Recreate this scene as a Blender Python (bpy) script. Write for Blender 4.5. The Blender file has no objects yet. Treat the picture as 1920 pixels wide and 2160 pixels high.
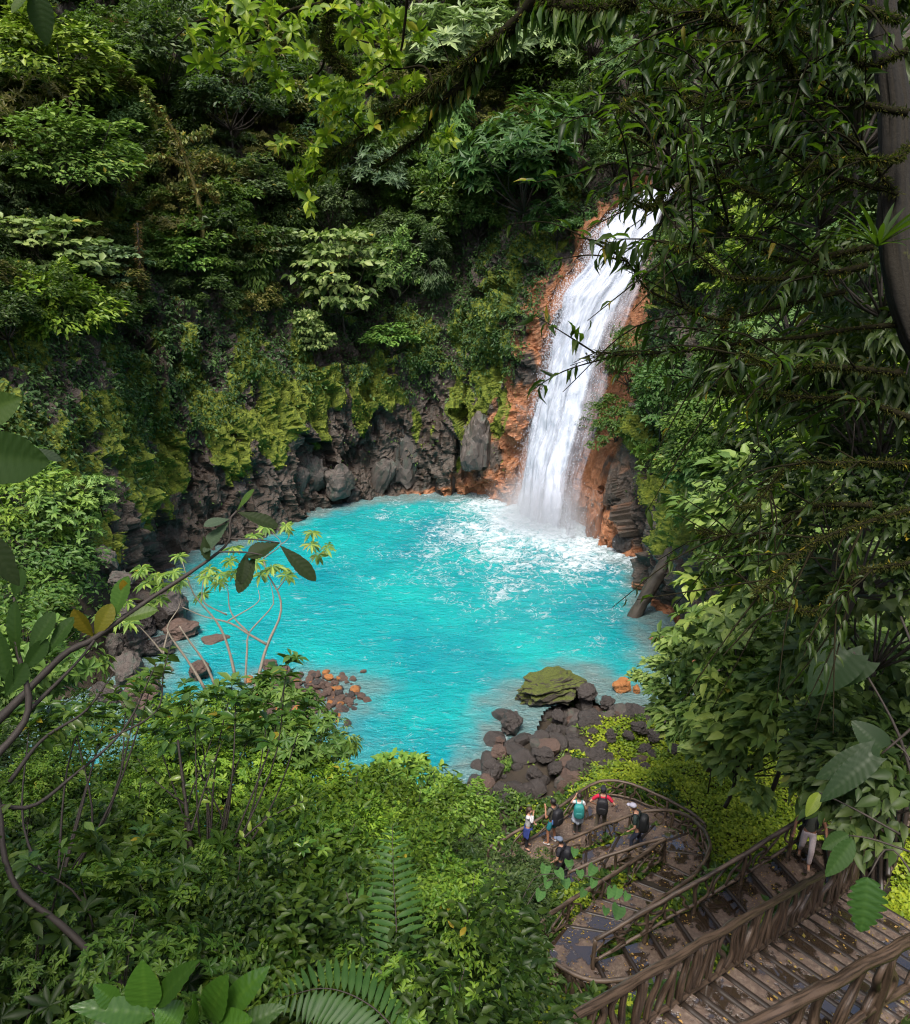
import bpy, bmesh, math, random
import numpy as np
from mathutils import Vector, Matrix
from mathutils.bvhtree import BVHTree

SC = bpy.context.scene
COL = SC.collection
RNG = np.random.default_rng(7)
random.seed(7)
R = math.radians

# ------------------------------------------------------------------ camera, sky, sun, exposure
CAM_H, PITCH, VFOV = 21.0, 20.0, 70.0
cam = bpy.data.cameras.new('camera')
cam.sensor_fit = 'VERTICAL'; cam.sensor_height = 24.0
cam.lens = 12.0 / math.tan(R(VFOV / 2)); cam.clip_start = 0.05; cam.clip_end = 2000
camo = bpy.data.objects.new('camera', cam); COL.objects.link(camo)
camo.location = (0, 0, CAM_H); camo.rotation_euler = (R(90 - PITCH), 0, 0)
SC.camera = camo

SUN_EL, SUN_AZ = 66.0, 195.0          # azimuth clockwise from +Y
world = bpy.data.worlds.new('World'); SC.world = world; world.use_nodes = True
wn = world.node_tree
sky = wn.nodes.new('ShaderNodeTexSky'); sky.sky_type = 'NISHITA'; sky.sun_disc = False
sky.sun_elevation = R(SUN_EL); sky.sun_rotation = R(SUN_AZ)
sky.air_density = 1.0; sky.dust_density = 4.0; sky.ozone_density = 0.6
bg = wn.nodes['Background']; bg.inputs['Strength'].default_value = 0.15
wn.links.new(sky.outputs[0], bg.inputs['Color'])

sun = bpy.data.lights.new('sun', 'SUN'); sun.energy = 3.4; sun.angle = R(24); sun.color = (1.0, 0.95, 0.87)
suno = bpy.data.objects.new('sun', sun); COL.objects.link(suno)
sd = Vector((math.sin(R(SUN_AZ)) * math.cos(R(SUN_EL)), math.cos(R(SUN_AZ)) * math.cos(R(SUN_EL)), math.sin(R(SUN_EL))))
suno.rotation_euler = sd.to_track_quat('Z', 'Y').to_euler(); suno.location = (20, -20, 80)

vs = SC.view_settings
vs.view_transform = 'Standard'; vs.look = 'None'; vs.exposure = 0.6; vs.gamma = 1.0; vs.use_curve_mapping = False
cy = SC.cycles
cy.max_bounces = 5; cy.diffuse_bounces = 2; cy.glossy_bounces = 2; cy.transmission_bounces = 4
cy.transparent_max_bounces = 12; cy.volume_bounces = 1
cy.caustics_reflective = False; cy.caustics_refractive = False
cy.use_denoising = True; cy.filter_width = 1.15
cy.use_adaptive_sampling = True; cy.adaptive_threshold = 0.015
cy.sample_clamp_indirect = 6.0

# ------------------------------------------------------------------ layout helper: photograph point -> place
_th = R(PITCH); FPX = 1080 / math.tan(R(VFOV / 2))
FW = np.array([0, math.cos(_th), -math.sin(_th)]); UPV = np.array([0, math.sin(_th), math.cos(_th)])
CAMP = np.array([0, 0, CAM_H])
def ray(u, v):
    return FW + np.array([1.0, 0, 0]) * ((u - 960) / FPX) + UPV * ((1080 - v) / FPX)
def P(u, v, z=None, y=None, r=None):
    d = ray(u, v)
    t = (z - CAM_H) / d[2] if z is not None else (y / d[1] if y is not None else r / np.linalg.norm(d))
    return CAMP + d * t

# ------------------------------------------------------------------ numpy noise
_perm = np.random.default_rng(3).permutation(512).astype(np.int64)
_grad = np.random.default_rng(4).normal(size=(512, 3)); _grad /= np.linalg.norm(_grad, axis=1)[:, None]
def perlin(p):
    p = np.asarray(p, float); i = np.floor(p).astype(np.int64); f = p - i
    w = f * f * f * (f * (f * 6 - 15) + 10); out = np.zeros(len(p))
    for a in (0, 1):
        for b in (0, 1):
            for c in (0, 1):
                h = _perm[(_perm[(_perm[(i[:, 0] + a) & 511] + i[:, 1] + b) & 511] + i[:, 2] + c) & 511]
                g = _grad[h]; d = f - np.array([a, b, c])
                k = (w[:, 0] if a else 1 - w[:, 0]) * (w[:, 1] if b else 1 - w[:, 1]) * (w[:, 2] if c else 1 - w[:, 2])
                out += k * np.einsum('ij,ij->i', g, d)
    return out * 1.5
def fbm(p, oct=4, lac=2.0, gain=0.5):
    p = np.asarray(p, float); a, s, t = 1.0, 0.0, 0.0
    for k in range(oct):
        s = s + a * perlin(p + 17.3 * k); t += a; a *= gain; p = p * lac
    return s / t * 1.6
def sstep(a, b, x):
    t = np.clip((np.asarray(x, float) - a) / (b - a), 0, 1); return t * t * (3 - 2 * t)
def worley(p, seed=0):
    """distance to nearest and second nearest feature point"""
    p = np.asarray(p, float); i = np.floor(p).astype(np.int64)
    d1 = np.full(len(p), 9.0); d2 = d1.copy(); idn = np.zeros(len(p))
    for a in (-1, 0, 1):
        for b in (-1, 0, 1):
            for c in (-1, 0, 1):
                q = i + np.array([a, b, c])
                h = _perm[(_perm[(_perm[(q[:, 0] + seed) & 511] + q[:, 1]) & 511] + q[:, 2]) & 511]
                fp = q + 0.5 + 0.33 * _grad[h]
                d = np.linalg.norm(fp - p, axis=1)
                m = d < d1
                d2 = np.where(m, d1, np.minimum(d2, d)); idn = np.where(m, h / 512.0, idn); d1 = np.where(m, d, d1)
    return d1, d2, idn
def facets(p, seed=0):
    """height of planar rock faces: each cell has its own level and tilt"""
    p = np.asarray(p, float); i = np.floor(p).astype(np.int64); d1 = np.full(len(p), 9.0); out = np.zeros(len(p))
    for a in (-1, 0, 1):
        for b in (-1, 0, 1):
            for c in (-1, 0, 1):
                q = i + np.array([a, b, c]); h = _perm[(_perm[(_perm[(q[:, 0] + seed) & 511] + q[:, 1]) & 511] + q[:, 2]) & 511]
                w = p - (q + 0.5 + 0.4 * _grad[h]); d = np.linalg.norm(w, axis=1); m = d < d1
                out = np.where(m, (h / 512.0 - .5) * 1.1 + np.einsum('ij,ij->i', w, _grad[(h * 7 + 3) & 511]) * .9, out); d1 = np.where(m, d, d1)
    return out

# ------------------------------------------------------------------ mesh helpers
def mesh_np(name, v, f, smooth=True, attrs=None):
    """v (n,3), f (m,k) of one polygon size or list of polygons"""
    me = bpy.data.meshes.new(name)
    v = np.ascontiguousarray(v, dtype=np.float32)
    if isinstance(f, np.ndarray):
        n, k = f.shape
        me.vertices.add(len(v)); me.vertices.foreach_set('co', v.ravel())
        me.loops.add(n * k); me.loops.foreach_set('vertex_index', f.astype(np.int32).ravel())
        me.polygons.add(n); me.polygons.foreach_set('loop_start', np.arange(0, n * k, k, dtype=np.int32))
        me.polygons.foreach_set('loop_total', np.full(n, k, np.int32))
        me.update(calc_edges=True)
    else:
        me.from_pydata(v.tolist(), [], f)
    me.polygons.foreach_set('use_smooth', np.full(len(me.polygons), smooth, bool))
    for nm, arr in (attrs or {}).items():
        at = me.attributes.new(nm, 'FLOAT', 'POINT'); at.data.foreach_set('value', np.asarray(arr, np.float32))
    me.update(); return me
def obj(name, me, m=None, parent=None, loc=None, label=None, cat=None, group=None, kind=None):
    o = bpy.data.objects.new(name, me); COL.objects.link(o)
    if m is not None and me is not None and not me.materials: me.materials.append(m)
    if parent is not None: o.parent = parent
    if loc is not None: o.location = loc
    if label: o['label'] = label
    if cat: o['category'] = cat
    if group: o['group'] = group
    if kind: o['kind'] = kind
    return o
def empty(name, loc, label=None, cat=None, group=None, kind=None, rz=0):
    o = obj(name, None, None, None, loc, label, cat, group, kind); o.rotation_euler = (0, 0, rz); o.empty_display_size = .2
    return o
def grid_faces(nu, nv):
    a = np.arange(nu * nv).reshape(nu, nv)
    return np.stack([a[:-1, :-1], a[1:, :-1], a[1:, 1:], a[:-1, 1:]], -1).reshape(-1, 4)
def tube(path, rad, seg=8, cap=True, noise=0.0, nscale=3.0, twist=0.0):
    """verts, faces of a tube along path with radius per point"""
    path = np.asarray(path, float); n = len(path); rad = np.broadcast_to(np.asarray(rad, float), (n,))
    t = np.gradient(path, axis=0); t /= np.linalg.norm(t, axis=1)[:, None] + 1e-9
    ref = np.array([0, 0, 1.0]) if abs(t[0, 2]) < 0.9 else np.array([1.0, 0, 0])
    nrm = np.zeros_like(path); x = np.cross(t[0], ref); x /= np.linalg.norm(x)
    for i in range(n):
        x = x - t[i] * (x @ t[i]); x /= np.linalg.norm(x) + 1e-9; nrm[i] = x
    bi = np.cross(t, nrm)
    a = np.linspace(0, 2 * np.pi, seg, endpoint=False)[None] + np.arange(n)[:, None] * twist
    v = path[:, None] + rad[:, None, None] * (np.cos(a)[..., None] * nrm[:, None] + np.sin(a)[..., None] * bi[:, None])
    if noise:
        nn = fbm(v.reshape(-1, 3) * nscale, 2).reshape(n, seg, 1)
        v = v + (v - path[:, None]) * nn * noise
    v = v.reshape(-1, 3); idx = np.arange(n * seg).reshape(n, seg); nx = np.roll(idx, -1, 1)
    f = np.stack([idx[:-1], nx[:-1], nx[1:], idx[1:]], -1).reshape(-1, 4)
    if cap:
        v = np.vstack([v, path[0], path[-1]]); c0, c1 = len(v) - 2, len(v) - 1
        e = [(c0, nx[0, j], idx[0, j], c0) for j in range(seg)] + [(c1, idx[-1, j], nx[-1, j], c1) for j in range(seg)]
        f = [list(q) for q in f.tolist()] + [[q[0], q[1], q[2]] for q in e]
    else:
        f = f.tolist()
    return v, f
def join(parts):
    vs, fs, o = [], [], 0
    for v, f in parts:
        vs.append(np.asarray(v)); fs += [[i + o for i in q] for q in f]; o += len(v)
    return np.vstack(vs), fs
def spline(pts, n):
    """Catmull-Rom through pts, n samples by arc length"""
    p = np.asarray(pts, float)
    q = np.vstack([2 * p[0] - p[1], p, 2 * p[-1] - p[-2]]); out = []
    for i in range(1, len(q) - 2):
        for t in np.linspace(0, 1, 24, endpoint=False):
            out.append(.5 * (2 * q[i] + (q[i + 1] - q[i - 1]) * t + (2 * q[i - 1] - 5 * q[i] + 4 * q[i + 1] - q[i + 2]) * t * t + (3 * q[i] - q[i - 1] - 3 * q[i + 1] + q[i + 2]) * t ** 3))
    out.append(p[-1]); out = np.array(out)
    d = np.r_[0, np.cumsum(np.linalg.norm(np.diff(out, axis=0), axis=1))]
    s = np.linspace(0, d[-1], n)
    return np.stack([np.interp(s, d, out[:, k]) for k in range(out.shape[1])], 1)

# ------------------------------------------------------------------ material helpers
class NT:
    def __init__(s, name):
        s.m = bpy.data.materials.new(name); s.m.use_nodes = True; s.t = s.m.node_tree; s.n = s.t.nodes
        s.b = s.n['Principled BSDF']; s.out = s.n['Material Output']
    def node(s, typ, **kw):
        x = s.n.new(typ)
        for k, v in kw.items():
            if k.startswith('i_'):
                x.inputs[k[2:].replace('_', ' ')].default_value = v
            else: setattr(x, k, v)
        return x
    def link(s, a, b): s.t.links.new(a, b)
    def coord(s, space='Object', scale=(1, 1, 1)):
        c = s.node('ShaderNodeTexCoord'); m = s.node('ShaderNodeMapping'); m.inputs['Scale'].default_value = scale
        s.link(c.outputs[space], m.inputs['Vector']); return m.outputs[0]
    def noise(s, vec, scale, detail=4, rough=.55, dist=0):
        x = s.node('ShaderNodeTexNoise'); x.inputs['Scale'].default_value = scale; x.inputs['Detail'].default_value = detail
        x.inputs['Roughness'].default_value = rough; x.inputs['Distortion'].default_value = dist
        if vec is not None: s.link(vec, x.inputs['Vector'])
        return x.outputs['Fac']
    def vor(s, vec, scale, feature='F1'):
        x = s.node('ShaderNodeTexVoronoi'); x.feature = feature; x.inputs['Scale'].default_value = scale
        s.link(vec, x.inputs['Vector']); return x.outputs['Distance']
    def ramp(s, fac, stops, interp='LINEAR'):
        x = s.node('ShaderNodeValToRGB'); e = x.color_ramp.elements; x.color_ramp.interpolation = interp
        while len(e) < len(stops): e.new(.5)
        for k, (p, c) in enumerate(stops):
            e[k].position = p; e[k].color = c if len(c) == 4 else (*c, 1)
        s.link(fac, x.inputs[0]); return x.outputs[0]
    def mix(s, fac, a, b, mode='MIX'):
        x = s.node('ShaderNodeMix', data_type='RGBA', blend_type=mode)
        for sock, val in ((x.inputs[0], fac), (x.inputs[6], a), (x.inputs[7], b)):
            if isinstance(val, (int, float)): sock.default_value = val
            elif isinstance(val, tuple): sock.default_value = val if len(val) == 4 else (*val, 1)
            else: s.link(val, sock)
        return x.outputs[2]
    def math(s, op, a, b=None, c=None, clamp=False):
        x = s.node('ShaderNodeMath', operation=op, use_clamp=clamp)
        for k, v in enumerate((a, b, c)):
            if v is None: continue
            if isinstance(v, (int, float)): x.inputs[k].default_value = v
            else: s.link(v, x.inputs[k])
        return x.outputs[0]
    def attr(s, name):
        x = s.node('ShaderNodeAttribute', attribute_name=name); return x.outputs['Fac']
    def maprange(s, v, a, b, c=0.0, d=1.0, smooth=True):
        x = s.node('ShaderNodeMapRange', interpolation_type='SMOOTHSTEP' if smooth else 'LINEAR')
        x.inputs[1].default_value = a; x.inputs[2].default_value = b; x.inputs[3].default_value = c; x.inputs[4].default_value = d
        s.link(v, x.inputs[0]); return x.outputs[0]
    def bump(s, h, strength=.5, dist=.05):
        x = s.node('ShaderNodeBump'); x.inputs['Strength'].default_value = strength; x.inputs['Distance'].default_value = dist
        s.link(h, x.inputs['Height']); s.link(x.outputs[0], s.b.inputs['Normal']); return x.outputs[0]
    def col(s, c):
        if isinstance(c, tuple): s.b.inputs['Base Color'].default_value = (*c, 1)
        else: s.link(c, s.b.inputs['Base Color'])
    def rough(s, r):
        if isinstance(r, (int, float)): s.b.inputs['Roughness'].default_value = r
        else: s.link(r, s.b.inputs['Roughness'])
def plain(name, c, rough=.7, var=.25, scale=20, bump=.2):
    m = NT(name); v = m.coord(); n = m.noise(v, scale, 3)
    m.col(m.mix(n, tuple(x * (1 - var) for x in c), tuple(min(1, x * (1 + var)) for x in c))); m.rough(rough)
    if bump: m.bump(n, bump, .01)
    return m.m

# ------------------------------------------------------------------ pool outline and terrain
POOL_PX = [(362, 1195), (405, 1168), (497, 1139), (620, 1096), (715, 1066), (790, 1055), (900, 1047), (1010, 1048), (1110, 1060),
           (1173, 1100), (1235, 1140), (1290, 1155), (1350, 1195), (1362, 1230), (1362, 1300), (1385, 1345), (1400, 1420), (1390, 1470), (1310, 1460),
           (1250, 1425), (1180, 1430), (1085, 1475), (1060, 1530), (1040, 1600), (1010, 1640), (960, 1690)]
POOL = [tuple(P(u, v, z=0)[:2]) for u, v in POOL_PX] + [(-1.5, 22.3), (-4.5, 20), (-9, 17.8), (-20, 15.5), (-46, 12), (-46, 22), (-26, 26), (-18, 29.5), (-15.6, 33), (-16.2, 37), (-17.5, 41)]
POOL = np.array(POOL)
def poly_sd(pts, poly):
    """signed distance, negative inside"""
    pts = np.asarray(pts, float)[:, :2]; d = np.full(len(pts), 1e9); ins = np.zeros(len(pts), bool)
    for a, b in zip(poly, np.roll(poly, -1, 0)):
        e = b - a; w = pts - a; t = np.clip((w @ e) / (e @ e), 0, 1)
        d = np.minimum(d, np.linalg.norm(w - t[:, None] * e, axis=1))
        c = ((a[1] > pts[:, 1]) != (b[1] > pts[:, 1]))
        with np.errstate(divide='ignore', invalid='ignore'):
            xi = a[0] + (pts[:, 1] - a[1]) / (b[1] - a[1] + 1e-12) * e[0]
        ins ^= c & (pts[:, 0] < xi)
    return np.where(ins, -d, d)

# walking levels of the stair run, used by the ground and by the stairs: (x, y, z)
def Z1(x, y): return 1000 + x * .5063, 1560 + y * .5063
def PZ(x, y, z): return P(*Z1(x, y), z=z)
F1_A, F1_B = PZ(810, 1150, 12.0), PZ(1560, 640, 9.3)
GROUND_PTS = np.array([F1_A, F1_B, (F1_A + F1_B) / 2, F1_A + [1.2, -1.6, .1], F1_B + [1.2, -1.6, .1], PZ(1360, 540, 6.6), PZ(1000, 700, 5.9), PZ(620, 930, 5.1), PZ(400, 900, 5.0),
                       PZ(450, 780, 4.8), PZ(700, 620, 4.4), PZ(860, 470, 3.8), PZ(640, 480, 2.9), PZ(430, 540, 2.6), PZ(225, 450, 2.4), PZ(520, 380, 2.4),
                       PZ(640, 260, 2.4), PZ(900, 340, 2.4), PZ(1000, 150, 2.2), PZ(1150, 380, 3.6), PZ(700, 60, 1.0), PZ(300, 190, 1.2), PZ(60, 420, 1.5), PZ(1300, 200, 3.0)])
def h_near(x, y):
    z = np.interp(y, [-40, -2, 0.5, 3, 8, 14, 21.5, 24, 60], [19.5, 19.3, 18.4, 15.0, 10.6, 5.6, 0.4, -.4, -1.5])
    w = 1.0 / ((x[:, None] - GROUND_PTS[None, :, 0]) ** 2 + (y[:, None] - GROUND_PTS[None, :, 1]) ** 2 + .05) ** 1.5
    zi = (w * (GROUND_PTS[None, :, 2] - .28)).sum(1) / w.sum(1)
    dm = np.min(np.hypot(x[:, None] - GROUND_PTS[None, :, 0], y[:, None] - GROUND_PTS[None, :, 1]), 1)
    k = 1 - sstep(1.8, 5.0, dm)
    z = z * (1 - k) + zi * k
    z = z + np.clip(x - 11.5, 0, 60) * .75 * sstep(-2, 14, y) + np.clip(-x - 12.5, 0, 60) * .75 * sstep(8, 20, y)
    return z
def h_far(d):
    return np.interp(d - 2.2, [-5, 0, 1.5, 3, 7, 10, 15, 24, 38, 80], [-2, -1, 6, 11, 19, 24, 31, 41, 54, 62])
def ground_z(x, y):
    x = np.atleast_1d(np.asarray(x, float)); y = np.atleast_1d(np.asarray(y, float))
    d = poly_sd(np.stack([x, y], 1), POOL)
    zn = h_near(x, y)
    bank = .05 + d * np.where(x > 0, .55, .9)
    zn = np.where(d > 0, np.minimum(zn, bank), np.maximum(-1.6, d * .5 - .05))
    zf = np.where(d > 0, h_far(d), -1.6)
    w = sstep(30, 38, y + np.where(x < 0, np.clip(-x - 12, 0, 20) * .6, np.clip(x - 11, 0, 30) * .5))
    z = zn * (1 - w) + zf * w
    q = np.stack([x, y, 0 * x], 1)
    return z + np.where(d > 0, fbm(q * .35, 3) * .22 + fbm(q * 1.7, 2) * .06, fbm(q * .8, 2) * .15) * sstep(-.5, 3, np.abs(d) + .3)

def mat_ground():
    m = NT('soil'); v = m.coord(); n = m.noise(v, .8, 6, .6); n2 = m.noise(v, 9, 5, .7)
    c = m.ramp(n, [(.3, (.02, .014, .008)), (.55, (.045, .03, .018)), (.75, (.03, .045, .012))])
    m.col(m.mix(n2, c, (.02, .016, .01), 'MIX')); m.rough(.85); m.bump(n2, .7, .06); return m.m
gx = np.unique(np.r_[np.arange(-95, -28, 4.), np.arange(-28, 30, .4), np.arange(30, 100, 4.)])
gy = np.unique(np.r_[np.arange(-40, -2, 4.), np.arange(-2, 45, .4), np.arange(45, 80, 1.), np.arange(80, 150, 5.)])
X, Y = np.meshgrid(gx, gy, indexing='ij')
GV = np.stack([X.ravel(), Y.ravel(), ground_z(X.ravel(), Y.ravel())], 1); GF = grid_faces(len(gx), len(gy))
ground = obj('ground', mesh_np('ground', GV, GF), mat_ground(), kind='structure', label='dark damp soil of the slopes around the pool')

# ------------------------------------------------------------------ the waterfall's course (edges in the photograph, seen at their depth)
FALL = [  # v, u left, u right, y left, y right
    (1150, 1105, 1240, 58.5, 51.2), (1065, 1108, 1240, 59.6, 51.8), (1015, 1116, 1246, 60.0, 52.6), (932, 1127, 1274, 60.3, 53.6), (849, 1145, 1291, 60.5, 54.8), (766, 1166, 1312, 60.7, 55.8),
    (683, 1183, 1341, 60.9, 56.8), (620, 1195, 1366, 61.1, 57.6), (558, 1243, 1384, 61.3, 58.6), (487, 1266, 1398, 61.6, 59.8), (433, 1326, 1412, 62.3, 61.4), (404, 1358, 1432, 63.6, 62.8), (392, 1380, 1450, 68, 68)]
FL = np.array([P(u, v, y=y) for v, u, _, y, _ in FALL]); FR = np.array([P(u, v, y=y) for v, _, u, _, y in FALL])
def fall_edge(E, h):
    i = np.argsort(E[:, 2]); return np.stack([np.interp(h, E[i, 2], E[i, 0]), np.interp(h, E[i, 2], E[i, 1])], -1)
LIP = float(FL[-2, 2])

# ------------------------------------------------------------------ cliff
HS = np.array([-2, 0, 4, 8, 12, 16, 20, 25, 32, 42, 56.])
PL = np.array([-.3, 0, .45, 1.0, 2.2, 4.2, 6.5, 10, 15, 24, 38.])
PR = np.array([-.3, 0, .3, .7, 1.5, 2.6, 4.5, 7.5, 13, 22, 36.])
def colf(bx, by, dx, dy, pr):
    d = np.array([dx, dy]) / math.hypot(dx, dy)
    return np.array([bx, by])[None] + pr[:, None] * d[None]
cols = [colf(-30, 24, -1, .3, PL * 1.3), colf(-23, 30, -1, .2, PL * 1.3), colf(-19.5, 36, -1, .2, PL * 1.2), colf(-19.2, 41, -1, .3, PL), colf(-20.4, 46.5, -.9, .5, PL), colf(-19.4, 49.6, -.8, .7, PL),
        colf(-16.9, 52.2, -.6, .9, PL), colf(-13.4, 56.4, -.5, 1, PL), colf(-10.2, 59.9, -.3, 1, PL), colf(-7.1, 61.3, -.1, 1, PL), colf(-2.5, 62.3, 0, 1, PL), colf(1.2, 62.2, .1, 1, PL * .9)]
LE, RE = fall_edge(FL, np.clip(HS, -1, 25)), fall_edge(FR, np.clip(HS, -1, 25))
ext = np.clip(HS - 25, 0, 99)[:, None] * np.array([[.25, 1.0]])
cols += [LE + [-3.2, .5] + ext * .8, LE + [-1.2, -.1] + ext * .9, LE + [-.2, .9] + ext * 1.3, (LE * .6 + RE * .4) + [.5, 1.2] + ext * 1.5, (LE * .25 + RE * .75) + [.5, 1.0] + ext * 1.5,
         RE + [.3, .8] + ext * 1.3, RE + [.9, -.7] + ext * .8]
cols += [colf(11.7, 50.2, 1, .6, PR), colf(13.1, 47.2, 1, .25, PR), colf(13.3, 44, 1, .1, PR), colf(13.1, 40, 1, 0, PR), colf(12.6, 36.5, 1, -.1, PR * 1.1), colf(12.6, 32.5, 1, -.2, PR * 1.3), colf(15, 27, 1, -.2, PR * 1.5), colf(20, 20, 1, -.2, PR * 1.7)]
NC, NR = 620, 250
CC = np.array(cols)                                   # (columns, heights, 2)
hh = np.r_[np.linspace(-2, 26, 190), np.linspace(26, 56, NR - 190 + 1)[1:]]
tmp = np.stack([np.stack([np.interp(hh, HS, c[:, k]) for k in (0, 1)], 1) for c in CC])   # (cols, NR, 2)
base_len = np.r_[0, np.cumsum(np.maximum(np.linalg.norm(np.diff(tmp[:, 60], axis=0), axis=1), .6))]
# resample along the columns with Catmull-Rom, spending more columns where the camera looks
sp = spline(np.concatenate([tmp.reshape(len(CC), -1)], 1), NC)
CX = sp.reshape(NC, NR, 2)
# re-parametrise evenly by base length was done by the spline's arc length; add height with slight slope noise
HH = np.broadcast_to(hh[None], (NC, NR))
V0 = np.concatenate([CX, HH[..., None]], -1)
du = np.gradient(V0, axis=0); dv = np.gradient(V0, axis=1)
nrm = np.cross(dv, du); nrm /= np.linalg.norm(nrm, axis=-1)[..., None] + 1e-9
cen = np.array([-3, 45, 10.])
flip = np.sign(np.einsum('ijk,ijk->ij', nrm, cen - V0)); nrm *= np.where(flip == 0, 1, flip)[..., None]
Q = V0.reshape(-1, 3); N0 = nrm.reshape(-1, 3)
def fall_dist(q):
    """distance of a point to the band of falling water"""
    h = np.clip(q[:, 2], -1, LIP); a = fall_edge(FL, h); b = fall_edge(FR, h)
    e = b - a; w = q[:, :2] - a; t = np.clip((w * e).sum(1) / ((e * e).sum(1) + 1e-9), 0, 1)
    return np.linalg.norm(w - t[:, None] * e, axis=1), t
fd, ft = fall_dist(Q)
rib = fbm(np.stack([Q[:, 0] * .9 + Q[:, 2] * .28, Q[:, 1] * .9, Q[:, 2] * .16], 1), 4)
big = fbm(Q * np.array([.16, .16, .13]), 4)
sk = np.stack([Q[:, 0] + .35 * Q[:, 2], Q[:, 1], Q[:, 2]], 1) + fbm(Q * .4, 2)[:, None] * .8
fc1 = facets(sk * np.array([.30, .30, .17])); fc2 = facets(sk * np.array([.8, .8, .42]) + 31); fc3 = facets(sk * np.array([2.0, 2.0, 1.3]) + 77)
lowc = 1 - sstep(10, 16, Q[:, 2])
leftw = sstep(2, -12, Q[:, 0])
disp = big * 1.1 + (-np.abs(rib) * 1.5 + .45) * (.35 + .75 * leftw) + fc1 * 1.25 + fc2 * .5 + fc3 * .17 + fbm(Q * 1.1, 3) * .14 + fbm(Q * 3.3, 3) * .07
atten = .22 + .78 * sstep(.3, 2.8, fd)
disp *= atten
disp -= .9 * (1 - sstep(.2, 1.4, fd)) * (1 - sstep(23, 27, Q[:, 2]))
mossn = fbm(Q * np.array([.38, .38, .16]) + 9, 4)
hb = np.interp(Q[:, 0], [-30, -20, -14, -8, -2, 3, 6.2, 8, 13, 16], [9, 9, 11.5, 12, 10.5, 11.5, 15, 17, 10, 6])
band = sstep(-7.5, -2.5, Q[:, 2] - hb + fbm(Q * .3, 2) * 2.5) * (1 - .5 * sstep(1, 6, Q[:, 2] - hb))
mossf = sstep(.10, .42, mossn * .95 + band * .62 - .30 + .22 * leftw * (np.sin(Q[:, 0] * 1.9 + Q[:, 2] * .5 + 2 * fbm(Q * .3, 2)) - .2) + .35 * (disp > .35) * band) * sstep(2.2, 3.6, fd + fbm(Q * .6, 2) * .8) * sstep(.8, 3, Q[:, 2])
mossf = np.maximum(mossf, sstep(-.25, .2, mossn) * sstep(2.6, 3.6, fd + fbm(Q * np.array([.9, .9, .2]), 2)) * (1 - sstep(7, 10, fd)) * sstep(4, 7, Q[:, 2]) * (Q[:, 0] < 13))
disp += mossf * (.14 + .10 * fbm(Q * 3.1, 2))
orange = np.clip(1.3 - fd / (2.0 + 1.3 * (Q[:, 2] < 19)) + fbm(Q * np.array([.9, .9, .25]), 3) * 1.0, 0, 1) * (1 - sstep(25.5, 28, Q[:, 2])) * (Q[:, 0] < 16)
orange *= np.where((ft > .97) & (Q[:, 2] > 2.5), .55, 1.0)
splash = np.exp(-((Q[:, 0] - 4.5) / 5.0) ** 2) * (1 - sstep(.6, 4.2, Q[:, 2] + fbm(Q * .8, 3) * 1.6)) * (Q[:, 1] > 55) + .8 * (1 - sstep(.25, .8, Q[:, 2] + fbm(Q * .7, 2) * .3)) * sstep(-8, 0, Q[:, 0])
orange = np.clip(np.maximum(orange, splash), 0, 1)
CV = Q + N0 * disp[:, None]
CFc = grid_faces(NC, NR)
if np.dot(np.cross(CV[CFc[20000, 1]] - CV[CFc[20000, 0]], CV[CFc[20000, 3]] - CV[CFc[20000, 0]]), N0[CFc[20000, 0]]) < 0: CFc = CFc[:, ::-1]
def rock_color(m, v, dark=1.0):
    n = m.noise(v, .55, 6, .62); n2 = m.noise(v, 4.5, 6, .7); n3 = m.noise(v, 22, 4, .7)
    c = m.ramp(n, [(.28, (.022 * dark, .017 * dark, .013 * dark)), (.5, (.060 * dark, .048 * dark, .040 * dark)), (.72, (.14 * dark, .118 * dark, .10 * dark))])
    c = m.mix(m.ramp(n2, [(.35, (0, 0, 0)), (.7, (1, 1, 1))]), c, (.075 * dark, .053 * dark, .038 * dark))
    return c, n, n2, n3
def mat_cliff():
    m = NT('wet_rock'); v = m.coord()
    c, n, n2, n3 = rock_color(m, v)
    vs_ = m.coord(scale=(1, 1, .22)); st = m.noise(vs_, 1.3, 5, .6)
    teal = m.ramp(st, [(.55, (0, 0, 0)), (.72, (1, 1, 1))])
    c = m.mix(m.math('MULTIPLY', teal, .55), c, (.055, .075, .062))
    om = m.ramp(m.math('MULTIPLY', m.attr('orange'), m.math('ADD', m.math('MULTIPLY', st, 1.0), .62)), [(.32, (0, 0, 0)), (.62, (1, 1, 1))])
    oc = m.ramp(n2, [(.3, (.17, .065, .03)), (.55, (.36, .15, .065)), (.75, (.5, .3, .2))])
    c = m.mix(om, c, oc)
    mk = m.ramp(m.math('ADD', m.attr('moss'), m.math('MULTIPLY', m.math('SUBTRACT', n2, .5), .9)), [(.4, (0, 0, 0)), (.58, (1, 1, 1))])
    mc = m.ramp(m.noise(v, 3.0, 6, .75), [(.25, (.03, .045, .005)), (.5, (.11, .145, .010)), (.72, (.22, .25, .02))])
    c = m.mix(mk, c, mc); m.col(c)
    m.rough(m.math('ADD', m.math('MULTIPLY', mk, .45), m.math('ADD', m.math('MULTIPLY', n3, .3), .25), clamp=True))
    h = m.math('ADD', m.math('MULTIPLY', n2, 1.0), m.math('MULTIPLY', n3, .35)); m.bump(h, .85, .16); return m.m
MAT_CLIFF = mat_cliff()
cliff = obj('cliff', mesh_np('cliff', CV, CFc, smooth=False, attrs={'moss': mossf, 'orange': orange}), MAT_CLIFF, kind='structure', label='dark wet rock cliff with moss and orange stains ringing the pool')
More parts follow.
